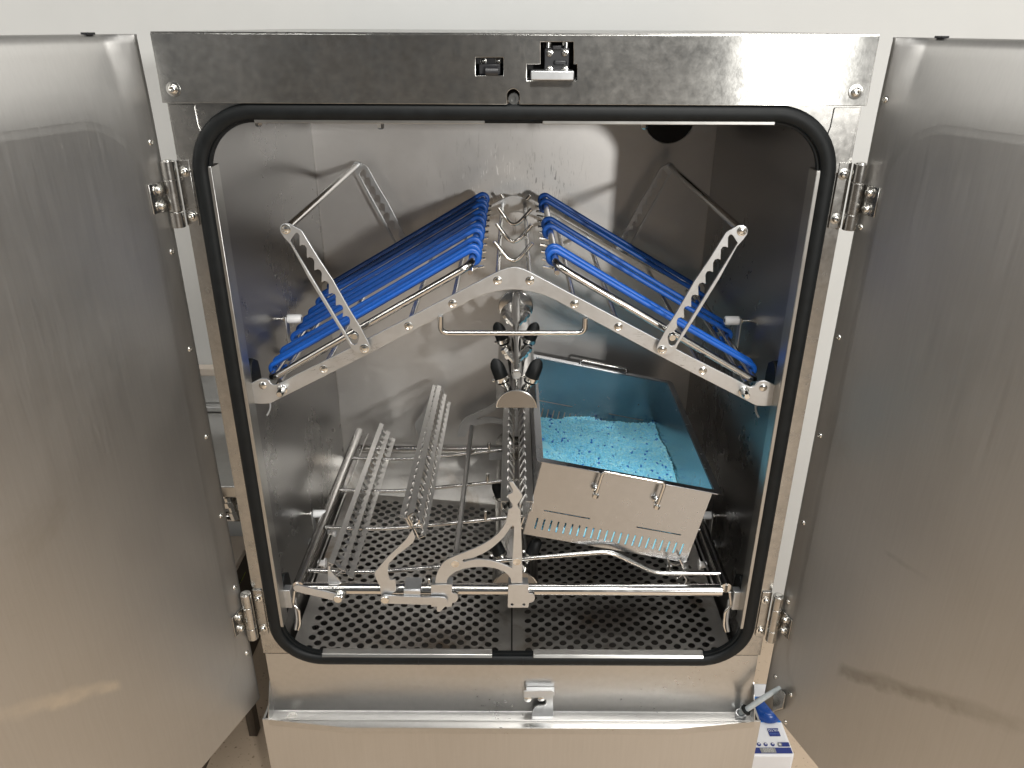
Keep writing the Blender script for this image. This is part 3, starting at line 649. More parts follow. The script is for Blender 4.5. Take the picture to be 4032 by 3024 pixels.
# hinges (four) : frame leaf, knuckles, door leaf, screws
DIR = Vector((-0.34, -0.94, 0)).normalized()          # left door, from hinge edge outwards
NIN = Vector((0.94, -0.34, 0)).normalized()           # inner face normal of the left door
D0 = Vector((-0.468, -0.006, 0))
def make_hinge(z0, z1):
    H = z1 - z0; ax = -0.4585; ay = -0.012; h = MB()
    h.box((-0.4505, -0.0032, z0), (-0.4340, -0.0006, z1))
    hinge = h.build('hinge', 'frame', W, 0.0005)
    def kn(a, b):
        mb = MB().cyl((ax, ay, a), (ax, ay, b), 0.0092, n=20); return mb
    kn(z1 - H*0.27, z1).build('knuckle', 'frame', hinge, 0.0006)
    kn(z0 + H*0.25, z1 - H*0.275).build('knuckle', 'frame', hinge, 0.0006)
    kn(z0, z0 + H*0.245).build('knuckle', 'frame', hinge, 0.0006)
    MB().lathe((ax, ay, z1), (0, 0, 1), [(0, 0.006), (0.0012, 0.0058), (0.0022, 0.003), (0.0024, 0)], 16).build('hinge_pin', 'screw', hinge)
    # door leaf lies on the inner face of the door
    T = Matrix.Translation(D0) @ Matrix(((DIR.x, NIN.x, 0, 0), (DIR.y, NIN.y, 0, 0), (0, 0, 1, 0), (0, 0, 0, 1)))
    MB().box((0.000, 0.0006, z0 + H*0.26), (0.034, 0.003, z1 - H*0.30), T).box((-0.002, -0.001, z0 + H*0.26), (0.004, 0.010, z1 - H*0.30), T).build('door_leaf', 'frame', hinge, 0.0006)
    for f in (0.36, 0.60):
        p = T @ Vector((0.020, 0.003, z0 + H*f)); mb = MB(); screw_mesh(mb, p, NIN, 0.0054, 0.0065); mb.build('screw', 'screw', hinge)
    for f in (0.15, 0.83):
        mb = MB(); screw_mesh(mb, (-0.4415, -0.0031, z0 + H*f), (0, -1, 0), 0.0052, 0.006); mb.build('screw', 'screw', hinge)
    return hinge
def mirror_tree(o, parent):
    c = mirx(o, o.name.split('.')[0], parent)
    if o.parent is not parent: pass
    for ch in list(o.children):
        d = mirx(ch, ch.name.split('.')[0], c); d.matrix_parent_inverse = ch.matrix_parent_inverse.copy()
    return c
for z0, z1 in ((Zr(-0.252), Zr(-0.164)), (Zr(-0.986), Zr(-0.887))):
    h = make_hinge(z0, z1); mirror_tree(h, W)

# doors
DT = Matrix.Translation(D0) @ Matrix(((DIR.x, NIN.x, 0, 0), (DIR.y, NIN.y, 0, 0), (0, 0, 1, 0), (0, 0, 0, 1)))
def door_mesh():
    zt_, zb_ = Zr(-0.0116), Zr(-1.137); Wd = 0.455; mb = MB()
    # section in (local y, z): inner face, rolled top edge, outer skin
    sec = [(0.0, zb_), (0.0, zt_ - 0.125), (0.0, zt_ - 0.115), (-0.0006, zt_ - 0.098), (-0.0028, zt_ - 0.078), (-0.0062, zt_ - 0.058), (-0.0100, zt_ - 0.038), (-0.0131, zt_ - 0.022), (-0.0152, zt_ - 0.011), (-0.0178, zt_ - 0.0035), (-0.0215, zt_ - 0.0005), (-0.0255, zt_), (-0.036, zt_), (-0.040, zt_ - 0.004), (-0.040, zb_)]
    ss = [0.0, 0.004, 0.007, 0.020, 0.038, 0.045, Wd]; rows = []; fac = [0.16, 0.16, 0.18, 0.58, 0.97, 1.0, 1.0]
    for s_, f_ in zip(ss, fac):
        rows.append([DT @ Vector((s_, (y*f_ if y > -0.03 else y) - (0.0012 if s_ == 0 and y > -0.02 else 0), z)) for y, z in sec])
    k = len(sec); vs = [v for q in rows for v in q]
    fs = [(i*k+j, (i+1)*k+j, (i+1)*k+(j+1) % k, i*k+(j+1) % k) for i in range(6) for j in range(k)] + [tuple(range(k)), tuple(6*k + j for j in range(k))[::-1]]
    return mb.add(vs, fs)
door = door_mesh().build('door', 'door', W); tag(door, 'left door, its brushed inner face towards the chamber')
def emboss():
    z0, z1 = Zr(-1.063), Zr(-0.104); s0, s1 = 0.030, 0.449; mb = MB()
    loops = []
    for off, h in ((0.0, 0.0001), (0.003, 0.0002), (0.007, 0.0006), (0.010, 0.0008), (0.0105, 0.0008), (0.016, 0.0008)):
        loops.append([DT @ Vector((x, h, z)) for x, z in rrect(s0+off, s1-off, z0+off, z1-off, 0.088-off, 12)])
    k = len(loops[0]); vs = [v for q in loops for v in q]
    fs = [(i*k+j, i*k+(j+1) % k, (i+1)*k+(j+1) % k, (i+1)*k+j) for i in range(len(loops)-1) for j in range(k)] + [tuple((len(loops)-1)*k + j for j in range(k))]
    return mb.add(vs, fs)
emboss().build('inner_panel', 'door', door)
def rivet(p, n, parent):
    MB().lathe(p, n, [(0, 0.0044), (0.0010, 0.0040), (0.0016, 0.0030), (0.0016, 0.0018), (0.0004, 0.0016), (0.0004, 0)], 14).build('rivet', 'screw', parent)
for zz, x, y in (('O7', 940, 885), ('N2', 285, 1440), ('K', 50, 25), ('K', 118, 383), ('K', 178, 706), ('K', 233, 998), ('K', 283, 1266)):
    rivet(atP(zz, x, y, D0, NIN), NIN, door)
for s_ in (0.05, 0.20): MB().box((s_, -0.028, Zr(-0.012)), (s_ + 0.012, -0.018, Zr(-0.0095)), DT).build('top_clip', 'black', door)
rdoor = mirx(door, 'door', W); tag(rdoor, 'right door, its brushed inner face towards the chamber')
ip = [c for c in door.children if c.name.startswith('inner_panel')][0]
q = mirx(ip, 'inner_panel', rdoor); q.matrix_parent_inverse = ip.matrix_parent_inverse.copy()
for ch in [c for c in door.children if c.name.startswith('top_clip')]:
    q = mirx(ch, 'top_clip', rdoor); q.matrix_parent_inverse = ch.matrix_parent_inverse.copy()
D0r = Vector((-D0.x, D0.y, 0)); NINr = Vector((-NIN.x, NIN.y, 0))
for zz, x, y in (('Q4', 210, 215), ('Q4', 157, 490), ('Q4', 110, 728), ('Q4', 70, 940), ('Q4', 34, 1128), ('N5', 1852, 440), ('J', 985, 255), ('J', 1222, 530), ('J', 1140, 950)):
    rivet(atP(zz, x, y, D0r, NINr), NINr, rdoor)
# dark streak left by the gasket low on each door
# cable from tray to right door
ca = atZ('J', 455, 850, zb + 0.004); ce = atP('J', 1060, 425, D0r, NINr) 
mid = atY('J', 535, 765, -0.030); mid2 = atP('J', 900, 540, D0r + NINr*0.02, NINr)
cable = MB().tube(fillet([ca, Vector((ca.x, ca.y, ca.z + 0.010)), mid, mid*0.35 + ce*0.65 + Vector((0, 0, 0.002)), ce - NINr*0.004], 0.02, 8), 0.0050, 14).build('door_cable', 'cable', W)
dd = (ce - mid).normalized()
MB().lathe(mid - dd*0.002, dd, [(0, 0.0052), (0, 0.0098), (0.002, 0.0105), (0.004, 0.0098), (0.004, 0.0052)], 20).build('grommet', 'rubber', cable)
MB().lathe((ca.x, ca.y, zb + 0.001), (0, 0, 1), [(0, 0.0100), (0.010, 0.0100), (0.010, 0.0078), (0.002, 0.0078), (0.002, 0)], 22).build('cable_socket', 'plate', cable)
bp0 = [atP('J', x, y, D0r + NINr*0.012, NINr) for x, y in ((1075, 440), (1150, 525), (1100, 740), (945, 785), (950, 560))]
bp1 = [atP('J', x, y, D0r + NINr*0.001, NINr) for x, y in ((1100, 440), (1160, 520), (1120, 760), (965, 800), (970, 560))]
k = len(bp0)
MB().add(bp0 + bp1, [tuple(range(k)), tuple(range(k, 2*k))[::-1]] + [(i, (i+1) % k, k + (i+1) % k, k + i) for i in range(k)]).build('cable_bracket', 'frame', rdoor, 0.001)

# ================================================================== UPPER RACK
UR = thing('utensil_rack', (0, 0.27, Zr(-0.55)), 'roof-shaped steel hanging rack with blue rubber cords, in upper half of chamber', 'rack')
FY, BY = 0.020, 0.535
half = (xz('N7', [(1000, 1290), (920, 1302), (850, 1325), (770, 1358), (680, 1405), (560, 1468)], FY) + xz('N3', [(1540, 0), (1000, 265), (830, 355), (740, 402), (690, 420), (645, 415), (615, 392), (590, 355), (565, 338), (530, 328), (485, 326), (435, 345), (310, 405), (280, 430), (265, 470), (270, 520), (285, 600), (305, 645), (345, 675), (400, 690), (480, 695), (590, 690), (640, 672), (740, 620), (1500, 240), (1880, 48)], FY)
        + xz('G', [(130, 378), (300, 288), (430, 218), (560, 162), (700, 124), (800, 110), (890, 106)], FY))
half = [(min(x, 0.0), z) for x, z in half]; half[0] = (0.0, half[0][1]); half[-1] = (0.0, half[-1][1])
mirr = [(-x, z) for x, z in half[::-1]]
loop = half + mirr[1:-1]
fp = plateXZ('front_plate', [loop], 0.004, FY, 'plate', UR, 0.0007)
bpk = plateXZ('back_plate', [loop], 0.004, BY, 'plate', UR, 0.0007)
def pt(z, x, y, Y): q = atY(z, x, y, Y); return Vector((-abs(q.x), Y, q.z))
welds = [pt('N7', 770, 1485, FY), pt('G', 228, 260, FY), pt('A', 1363, 1575, FY), pt('N3', 1383, 190, FY)]
PIV = pt('C', 1015, 378, FY)
for w_ in welds:
    for sx in (1, -1):
        p = Vector((w_.x*sx, FY - 0.0019, w_.z))
        MB().lathe(p, (0, -1, 0), [(0, 0.0066), (0.0006, 0.0064), (0.0010, 0.0050), (0.0003, 0.0040), (0.0008, 0.0022), (0.0010, 0)], 16).build('weld_spot', 'screw', fp)
        MB().cyl((w_.x*sx, FY + 0.0021, w_.z), (w_.x*sx, BY - 0.0021, w_.z), 0.0042, n=12).build('cross_rod', 'tube', UR)
for sx in (1, -1):
    p = pt('N3', 505, 425, FY); MB().lathe((p.x*sx, FY - 0.0019, p.z), (0, -1, 0), [(0, 0.0062), (0.0016, 0.0060), (0.0026, 0.0045), (0.0028, 0)], 18).build('rivet', 'screw', fp)
    p = pt('N3', 790, 480, FY); MB().lathe((p.x*sx, FY - 0.0019, p.z), (0, -1, 0), [(0, 0.0082), (0.002, 0.0078), (0.003, 0.0062), (0.012, 0.0058), (0.018, 0.0052), (0.020, 0.0040), (0.020, 0)], 18).build('stud', 'screw', fp)
# toothed links
LY = 0.0095
outer = [(285,130),(298,100),(320,84),(350,77),(390,82),(440,110),(510,148),(530,170),(560,220),(700,450),(860,690),(1040,1010),(1150,1190),(1240,1360),(1265,1420),(1260,1460),(1225,1488),(1160,1495),(1095,1472),(1055,1435),(1035,1385),(960,1270),(800,1010),(600,680),(400,310),(330,230),(292,175)]
inner = [(395,272),(440,200),(460,180),(482,184),(498,212),(500,325),(525,312),(555,316),(575,345),(580,457),(605,445),(640,456),(658,490),(660,592),(690,578),(724,586),(740,620),(738,720),(770,705),(804,716),(818,745),(815,850),(850,838),(880,846),(893,870),(893,972),(930,962),(960,972),(972,1000),(968,1097),(1005,1085),(1035,1096),(1048,1130),(1042,1200),(1090,1250),(1128,1262),(1145,1300),(1130,1380),(1100,1400),(1068,1388),(1045,1350),(1000,1272),(800,940),(600,612)]
lo = xz('O5', outer, LY); li = xz('O5', inner, LY)
lk = plateXZ('toothed_link', [lo, li[::-1]], 0.0035, LY, 'plate', UR, 0.0005)
mirx(lk, 'toothed_link', UR)
lk2 = plateXZ('toothed_link', [lo, li[::-1]], 0.0035, BY + 0.0085, 'plate', UR, 0.0005); mirx(lk2, 'toothed_link', UR)
LT = pt('O5', 350, 140, LY); LB = pt('O5', 1205, 1440, LY)
for sx in (1, -1):
    MB().cyl((LT.x*sx, LY + 0.0018, LT.z), (LT.x*sx, BY + 0.0065, LT.z), 0.0058, n=14).build('link_rod', 'tube', UR)
    for q in (LT, LB):
        MB().lathe((q.x*sx, LY - 0.0017, q.z), (0, -1, 0), [(0, 0.0072), (0.0010, 0.0070), (0.0014, 0.0050), (0.0005, 0.0042), (0.0011, 0.0022), (0.0012, 0)], 16).build('rivet', 'screw', UR)
    q = pt('O5', 1100, 1295, 0.012); MB().lathe((q.x*sx, 0.004, q.z), (0, 1, 0), [(0, 0), (0, 0.0045), (0.001, 0.0052), (0.024, 0.0052)], 14).build('lock_pin', 'screw', UR)
# tube frames with cords
TY0, TY1 = 0.036, 0.522
TL = pt('N3', 600, 352, TY0); TH = pt('N7', 385, 1262, TY0)
sl_dir = (TH - TL).normalized(); sl_n = Vector((-sl_dir.z, 0, sl_dir.x))
if sl_n.z < 0: sl_n = -sl_n
yset = {1: [(540, 250), (520, 340), (515, 400), (495, 505), (480, 590), (462, 695), (445, 775), (420, 905), (400, 1010), (385, 1075)],
        -1: [(1515, 262), (1530, 350), (1575, 610), (1590, 715), (1625, 1010), (1650, 1078)]}
def flip(v, sx): return Vector((v.x*sx, v.y, v.z))
for sx in (1, -1):
    lp = fillet([Vector((TL.x, TY0, TL.z)), Vector((TH.x, TY0, TH.z)), Vector((TH.x, TY1, TH.z)), Vector((TL.x, TY1, TL.z))], 0.020, 8, True)
    MB().tube([flip(v, sx) for v in lp], 0.0056, 14, True).build('frame_tube', 'tube', UR)
    # second thin rails just inside and below the frame ends, carrying the pins
    for e in (0.018, 0.975):
        q = TL + (TH - TL)*e - sl_n*0.012
        MB().cyl(flip(Vector((q.x, TY0 + 0.01, q.z)), sx), flip(Vector((q.x, TY1 - 0.01, q.z)), sx), 0.004, n=10).build('lower_rail', 'tube', UR)
    pins = MB(); npin = 11
    for i in range(npin):
        Y = TY0 + 0.03 + (TY1 - TY0 - 0.06)*i/(npin - 1)
        for e, sg in ((0.985, 1), (0.012, -1)):
            q = TL + (TH - TL)*e - sl_n*0.013; a_ = Vector((q.x, Y, q.z)); b_ = a_ + sl_dir*0.016*sg - sl_n*0.006
            pins.cyl(flip(a_, sx), flip(b_, sx), 0.0024, n=8)
    pins.build('stop_pins', 'screw', UR, kind='stuff')
    for x, y in yset[sx]:
        Y = atZ('N7', x, y, TH.z + 0.008).y; Y = min(max(Y, TY0 + 0.014), TY1 - 0.014)
        rc = 0.0044; off = 0.0056 + rc
        a_ = TL - sl_dir*0.000; b_ = TH; pts = []
        Ll = (b_ - a_).length; nseg = 26
        jit = random.uniform(-0.0012, 0.0012); sag = random.uniform(0.0006, 0.002); yj = random.uniform(-0.006, 0.006)
        top, bot = [], []
        for i in range(nseg + 1):
            f = i / nseg
            bow = 4*f*(1-f)
            pr = a_ + (b_ - a_)*f; yy = Y + yj*(1-f)
            top.append(Vector((pr.x, yy, pr.z)) + sl_n*(off - sag*bow))
            bot.append(Vector((pr.x, yy + 0.003*bow, pr.z)) - sl_n*(off - 0.004*bow))
        def arc(c, sg, k):      # hooked end: round the tube and a short tail underneath
            o_ = [c + (sl_n*math.cos(q_) + sl_dir*math.sin(q_)*sg)*off for q_ in (R(215)*j/12 for j in range(1, 13))]
            return o_
        arcH = arc(Vector((b_.x, Y, b_.z)), 1, 0); arcL = arc(Vector((a_.x, Y + yj, a_.z)), -1, 0)
        MB().tube([flip(v, sx) for v in arcL[::-1] + top + arcH], rc, 12).build('rubber_cord', 'blue', UR)
# V hooks on the two middle rods
vh = [((820,235),(1000,500),(1245,255)), ((785,430),(1000,715),(1262,455)), ((758,665),(1000,970),(1268,680)), ((725,925),(1000,1245),(1275,945))]
rz = welds[0].z
for k_, (a_, b_, c_) in enumerate(vh):
    ly = {0: (868, 385), 1: (850, 585), 2: (822, 835), 3: (800, 1115)}[k_]
    Y = atZ('N7', ly[0], ly[1], rz).y
    A_, B_, C_ = (atY('N7', *q, Y - 0.006) for q in (a_, b_, c_))
    MB().tube(fillet([A_, B_ + Vector((0, 0, -0.004)), C_], 0.028, 8), 0.0034, 10).build('v_hook', 'tube', UR)
# handle
hp = [atY('G', x, y, FY - 0.004) for x, y in ((95, 400), (95, 585), (1665, 585), (1672, 420))]
MB().tube(fillet(hp, 0.016, 8), 0.0040, 14).build('handle', 'tube', UR)

# ================================================================== LOWER RACK
LR = thing('cassette_rack', (0, 0.28, Zr(-0.92)), 'low steel tube rack with toothed plate holders, standing above perforated floor', 'rack')
zt_ = Zr(-0.910)
fa = atY('O2', 290, 1268, 0.030); fb = atY('N5', 965, 300, 0.030)
MB().lathe((-0.372, 0.030, zt_), (1, 0, 0), [(0, 0), (0, 0.0100), (0.001, 0.0108), (0.744, 0.0108), (0.745, 0.0100), (0.745, 0)], 20).build('front_tube', 'tube', LR)
MB().lathe((-0.362, 0.528, zt_), (1, 0, 0), [(0, 0), (0, 0.0100), (0.001, 0.0108), (0.724, 0.0108), (0.725, 0.0100), (0.725, 0)], 20).build('back_tube', 'tube', LR)
s0 = Vector((-0.3795, 0.028, Zr(-0.904))); s1 = Vector((-0.364, 0.548, Zr(-0.876)))
st = MB().tube([s0, s1], 0.0105, 16).build('side_tube', 'tube', LR); mirx(st, 'side_tube', LR)
sf = MB().strip(s0 + Vector((0.016, 0, -0.010)), s1 + Vector((0.016, 0, -0.014)), 0.022, 0.002, (0.5, 0, 1)).build('side_flange', 'comb', LR); mirx(sf, 'side_flange', LR)
for sx in (-1, 1):
    for y, dz in ((0.205, 0.0), (0.115, -0.006)):
        c0 = Vector((sx*0.366, y, Zr(-0.915) + dz))
        MB().lathe(c0, (-sx, 0, 0), [(0, 0.0062), (0.012, 0.0062), (0.012, 0.0098), (0.0145, 0.0098), (0.0145, 0.0042), (0.004, 0.0042), (0.004, 0)], 20).build('nylon_bush', 'nylon', LR)
    MB().box((min(sx*0.392, sx*0.405), 0.018, Zr(-0.945)), (max(sx*0.392, sx*0.405), 0.034, Zr(-0.905))).build('end_block', 'plate', LR, 0.001)
    MB().tube(fillet([(sx*0.384, 0.018, Zr(-0.905)), (sx*0.388, 0.012, Zr(-0.930)), (sx*0.378, 0.010, Zr(-0.940)), (sx*0.379, 0.008, Zr(-0.972)), (sx*0.384, 0.008, Zr(-0.985))], 0.008), 0.0027, 10).build('end_hook', 'tube', LR)
# bent cross rods
Y4 = atZ('O2', 345, 1045, Zr(-0.893)).y
profp = [atY('O2', 345, 1045, Y4), atY('O2', 900, 1062, Y4), atY('O2', 1150, 1060, Y4), atY('O2', 1900, 1000, Y4), atY('F', 270, 510, Y4), atY('F', 850, 462, Y4), atY('F', 1165, 608, Y4), atY('F', 1592, 608, Y4)]
for (zz, x, y) in (('O2', 345, 1045), ('O2', 540, 550), ('O1', 235, 1355), ('O1', 380, 1020)):
    Yi = atZ(zz, x, y, Zr(-0.893)).y; f = (Yi - Y4) / 0.45
    pts = [Vector((q.x * (1 - 0.03*f), Yi, q.z + 0.012*f)) for q in profp]
    o = MB().tube(fillet(pts, 0.02, 6), 0.0042, 12).build('cross_rod', 'tube', LR)
    for fx in (-0.196, -0.052):
        zc = pts[2].z + (pts[3].z - pts[2].z) * (fx - pts[2].x) / (pts[3].x - pts[2].x)
        if Yi > Y4 + 0.02: MB().lathe((fx, Yi, zc), (0, 0, 1), [(0, 0.0038), (0.022, 0.0038), (0.0235, 0.003), (0.0235, 0)], 10).build('peg', 'tube', LR)
# toothed holders: sheet folded into a W, tines on the falling faces
def rail_comb(rails, y0, y1, n, up, tin, lean, tr=0.0013):
    # rails: (front point, back point, width); toothed tines bridge neighbouring rails
    mb = MB()
    for a0, b0, w in rails: mb.strip(a0, b0, w, 0.0014, up)
    for (a0, b0, w0), (a1, b1, w1) in zip(rails, rails[1:]):
        for k in range(n):
            t = (k + 0.6)/n; p0 = a0 + (b0 - a0)*t; p1 = a1 + (b1 - a1)*(t - lean)
            e = (p1 - p0).normalized(); p0 = p0 + e*w0*0.3; p1 = p1 - e*w1*0.25
            q1 = p0*0.6 + p1*0.4 + tin
            mb.strip(p0, q1, tr*3.4, 0.0012, (0, 1, 0.2)); mb.strip(q1, p1 - tin*0.5, tr*3.4, 0.0012, (0, 1, 0.2))
    return mb.build('plate_comb', 'comb', LR)
def fb(fz, fx, fy, bz, bx, by, yf, yb): return atY(fz, fx, fy, yf), atY(bz, bx, by, yb)
r1 = [(*fb('O2', 612, 965, 'O1', 700, 605, 0.036, 0.535), 0.0100), (*fb('O2', 742, 1040, 'O1', 772, 690, 0.036, 0.535), 0.0100), (*fb('O2', 842, 1130, 'O1', 828, 765, 0.036, 0.535), 0.0095)]
c1 = rail_comb(r1, 0.036, 0.535, 22, (1, 0, -0.55), Vector((0, 0, -0.0030)), 0.022, 0.0017)
ce1 = [atY('O2', x, y, 0.035) for x, y in ((585, 985), (610, 1060), (662, 1105), (738, 1052), (680, 1118), (768, 1228), (832, 1185))]
MB().tube(fillet(ce1[:4], 0.004, 4), 0.0016, 8).build('comb_edge', 'tube', c1); MB().tube(fillet(ce1[4:], 0.004, 4), 0.0016, 8).build('comb_edge', 'tube', c1)
sh1 = r1[0][1] - r1[0][0]
for Yb_, sh in ((0.033, Vector((0, 0, 0))), (0.538, Vector((sh1.x, 0, sh1.z)))):
    fo = [atY('O2', x, y, 0.033) + sh for x, y in ((575, 1000), (575, 1180), (700, 1190), (768, 1228), (665, 1112))]
    plateXZ('comb_foot', [[(p.x, p.z) for p in fo]], 0.002, Yb_, 'plate', LR)
r2 = [(*fb('O2', 1462, 398, 'O1', 1278, 190, 0.022, 0.525), 0.0100), (*fb('O2', 1552, 402, 'O1', 1325, 190, 0.022, 0.525), 0.0100),
      (*fb('O2', 1655, 490, 'O1', 1382, 285, 0.022, 0.525), 0.0100), (*fb('O2', 1710, 625, 'O1', 1430, 365, 0.022, 0.525), 0.0090)]
cb2 = rail_comb(r2, 0.022, 0.525, 22, (1, 0, -0.35), Vector((0, 0, 0.0030)), 0.004, 0.0018)
e2 = [atY('O2', x, y, 0.021) for x, y in ((1430, 400), (1500, 415), (1545, 500), (1570, 545), (1600, 545), (1655, 662), (1722, 628))]
MB().tube(fillet(e2[:4], 0.004, 4), 0.0016, 8).build('comb_edge', 'tube', cb2); MB().tube(fillet(e2[4:], 0.004, 4), 0.0016, 8).build('comb_edge', 'tube', cb2)
e3 = [atY('O2', x, y, 0.021) for x, y in ((1590, 360), (1525, 405), (1590, 520), (1662, 478), (1655, 440))]
MB().tube(fillet(e3, 0.004, 4), 0.0016, 8).build('comb_edge', 'tube', cb2)
dx2 = r2[0][1].x - r2[0][0].x; dz2 = r2[0][1].z - r2[0][0].z
# arm carrying the raised comb (front and back)
arm = xz('O2', [(1208, 1345), (1200, 1290), (1190, 1230), (1150, 1150), (1128, 1090), (1140, 1055), (1280, 890), (1500, 680), (1545, 610), (1580, 560), (1612, 650), (1590, 710), (1560, 740), (1400, 860), (1300, 965), (1290, 1010), (1290, 1090), (1318, 1160), (1378, 1150), (1385, 1290), (1330, 1330), (1300, 1345)], 0.012)
ar = plateXZ('comb_arm', [arm], 0.003, 0.0135, 'plate', LR, 0.0006)
plateXZ('comb_arm', [[(x + dx2*0.9, z + dz2) for x, z in arm]], 0.003, 0.552, 'plate', LR, 0.0006)
# lever with hook, saddle, left link
lev = xz('O2', [(1225, 1345), (1255, 1335), (1310, 1345), (1680, 1362), (1900, 1362), (1960, 1368), (1990, 1392), (1998, 1430), (1980, 1465), (1905, 1540), (1870, 1532), (1868, 1455), (1660, 1452), (1300, 1440), (1245, 1448), (1205, 1415), (1200, 1375)], 0.006)
plateXZ('hook_lever', [lev], 0.003, 0.0075, 'plate', LR, 0.0006)
p = atY('O2', 1255, 1390, 0.005); MB().lathe((p.x, 0.0060, p.z), (0, -1, 0), [(0, 0.0078), (0.003, 0.0078), (0.004, 0.0068), (0.0042, 0.003), (0.0036, 0)], 20).build('pivot_disc', 'screw', LR)
a_ = atY('O2', 1478, 1362, 0.010); b_ = atY('O2', 1690, 1200, 0.030)
MB().box((a_.x, 0.0095, a_.z - 0.002), (b_.x, 0.0125, zt_ + 0.013)).box((a_.x, 0.0125, zt_ + 0.0105), (b_.x, 0.046, zt_ + 0.013)).build('tube_saddle', 'plate', LR, 0.001)
a_ = atY('O2', 210, 1282, 0.006); b_ = atY('O2', 690, 1397, 0.006)
t_ = (b_ - a_).normalized(); nn_ = Vector((-t_.z, 0, t_.x)); hw_ = 0.0078; lp = []
for c_, a0 in ((b_, -90), (a_, 90)):
    for i in range(9):
        ang = R(a0 + 180*i/8); q = c_ + t_*(math.cos(ang)*hw_) + nn_*(math.sin(ang)*hw_); lp.append((q.x, q.z))
plateXZ('end_link', [lp], 0.003, 0.0125, 'plate', LR, 0.0005)
MB().lathe((b_.x, 0.0110, b_.z), (0, -1, 0), [(0, 0.0080), (0.003, 0.0080), (0.004, 0.0070), (0.0042, 0.003), (0.0036, 0)], 20).build('pivot_disc', 'screw', LR)
MB().lathe((b_.x + 0.004, 0.020, zt_ - 0.002), (0.1, -1, -0.5), [(0, 0.0105), (0.004, 0.0100), (0.010, 0.006)], 16).build('pivot_boss', 'screw', LR)
# triangular stand with curved leg (front and back)
AY = 0.016
stand = (xz('N8', [(425, 262), (470, 262), (572, 405), (572, 430), (518, 510), (530, 545), (552, 562), (556, 700), (566, 1000), (573, 1365), (450, 1365), (446, 1325)], AY)
   + xz('O3', [(1085, 1130), (1058, 1090), (1000, 1045), (900, 1010), (780, 995), (640, 1000), (520, 1020), (420, 1060), (360, 1110), (335, 1150), (328, 1190), (193, 1190), (197, 1130), (225, 1040), (280, 950), (330, 908), (430, 862), (520, 828), (640, 782), (760, 725), (860, 662), (940, 595), (1000, 518), (1035, 450), (1050, 380), (1062, 305)], AY)
   + xz('N8', [(432, 560), (460, 540), (464, 515), (405, 415), (418, 400), (462, 378), (468, 350), (440, 300)], AY))
hole = xz('O3', [(1115, 503), (1127, 520), (1119, 700), (1108, 930), (1105, 1006), (1050, 985), (950, 942), (830, 912), (700, 902), (600, 916), (535, 937), (513, 925), (530, 908), (640, 888), (760, 838), (870, 768), (960, 688), (1040, 598), (1090, 518)], AY)
plateXZ('comb_stand', [stand, hole[::-1]], 0.0035, AY, 'plate', LR, 0.0006)
plateXZ('comb_stand', [[(x*0.97, z) for x, z in stand], [(x*0.97, z) for x, z in hole[::-1]]], 0.0035, 0.545, 'plate', LR, 0.0006)
for x, y in ((430, 960), (1163, 935)):
    p = atY('O3', x, y, AY); MB().lathe((p.x, AY - 0.0016, p.z), (0, -1, 0), [(0, 0.0072), (0.0007, 0.0070), (0.0009, 0.005), (0.0003, 0.004), (0.0006, 0)], 16).build('weld_spot', 'screw', LR)
# clamps on the front tube
CYY = 0.0130
def clamp(pts, holes, YY):
    return plateXZ('tube_clamp', [xz('O3', pts, YY)] + [circ(*[(q.x, q.z) for q in [atY('O3', x, y, YY)]][0], 0.0026)[::-1] for x, y in holes], 0.0022, YY, 'plate', LR, 0.0005)
ck = clamp([(1058, 1212), (1300, 1205), (1302, 1308), (1340, 1312), (1368, 1335), (1377, 1370), (1362, 1405), (1335, 1420), (1308, 1425), (1300, 1475), (1290, 1482), (1062, 1482), (1052, 1470)], [(1105, 1445), (1245, 1445)], CYY)
a_ = atY('O3', 1058, 1250, CYY); b_ = atY('O3', 1300, 1250, CYY)
MB().box((a_.x, CYY + 0.0011, zt_ + 0.0108), (b_.x, 0.047, zt_ + 0.0128)).build('clamp_top', 'plate', ck, 0.0006)
ck = clamp([(140, 1212), (390, 1205), (392, 1308), (430, 1312), (458, 1335), (466, 1370), (450, 1405), (425, 1420), (396, 1425), (388, 1470), (145, 1472)], [], CYY)
a_ = atY('O3', 140, 1250, CYY); b_ = atY('O3', 390, 1250, CYY)
MB().box((a_.x, CYY + 0.0011, zt_ + 0.0108), (b_.x, 0.047, zt_ + 0.0128)).build('clamp_top', 'plate', ck, 0.0006)
for x0_, y0_ in ((110, 1170),):
    p = atY('O3', 122, 1180, 0.028); MB().lathe((p.x, 0.028, zt_ + 0.009), (0, 0, 1), [(0, 0.0035), (0.016, 0.0035), (0.017, 0.0025), (0.017, 0)], 10).build('peg', 'tube', LR)
bc = plateXZ('tube_clamp', [[(-0.055, zt_ - 0.020), (-0.015, zt_ - 0.020), (-0.015, zt_ + 0.013), (-0.055, zt_ + 0.013)]], 0.0022, 0.514, 'plate', LR, 0.0005)
# loose long rod from back stand to front stand
a_ = atY('O3', 445, 850, 0.026); b_ = atY('C', 1600, 800, 0.520)
MB().lathe(a_, b_ - a_, [(0, 0), (0, 0.0050), ((b_-a_).length - 0.002, 0.0050), ((b_-a_).length, 0.004), ((b_-a_).length, 0)], 14).build('guide_rod', 'comb', LR)
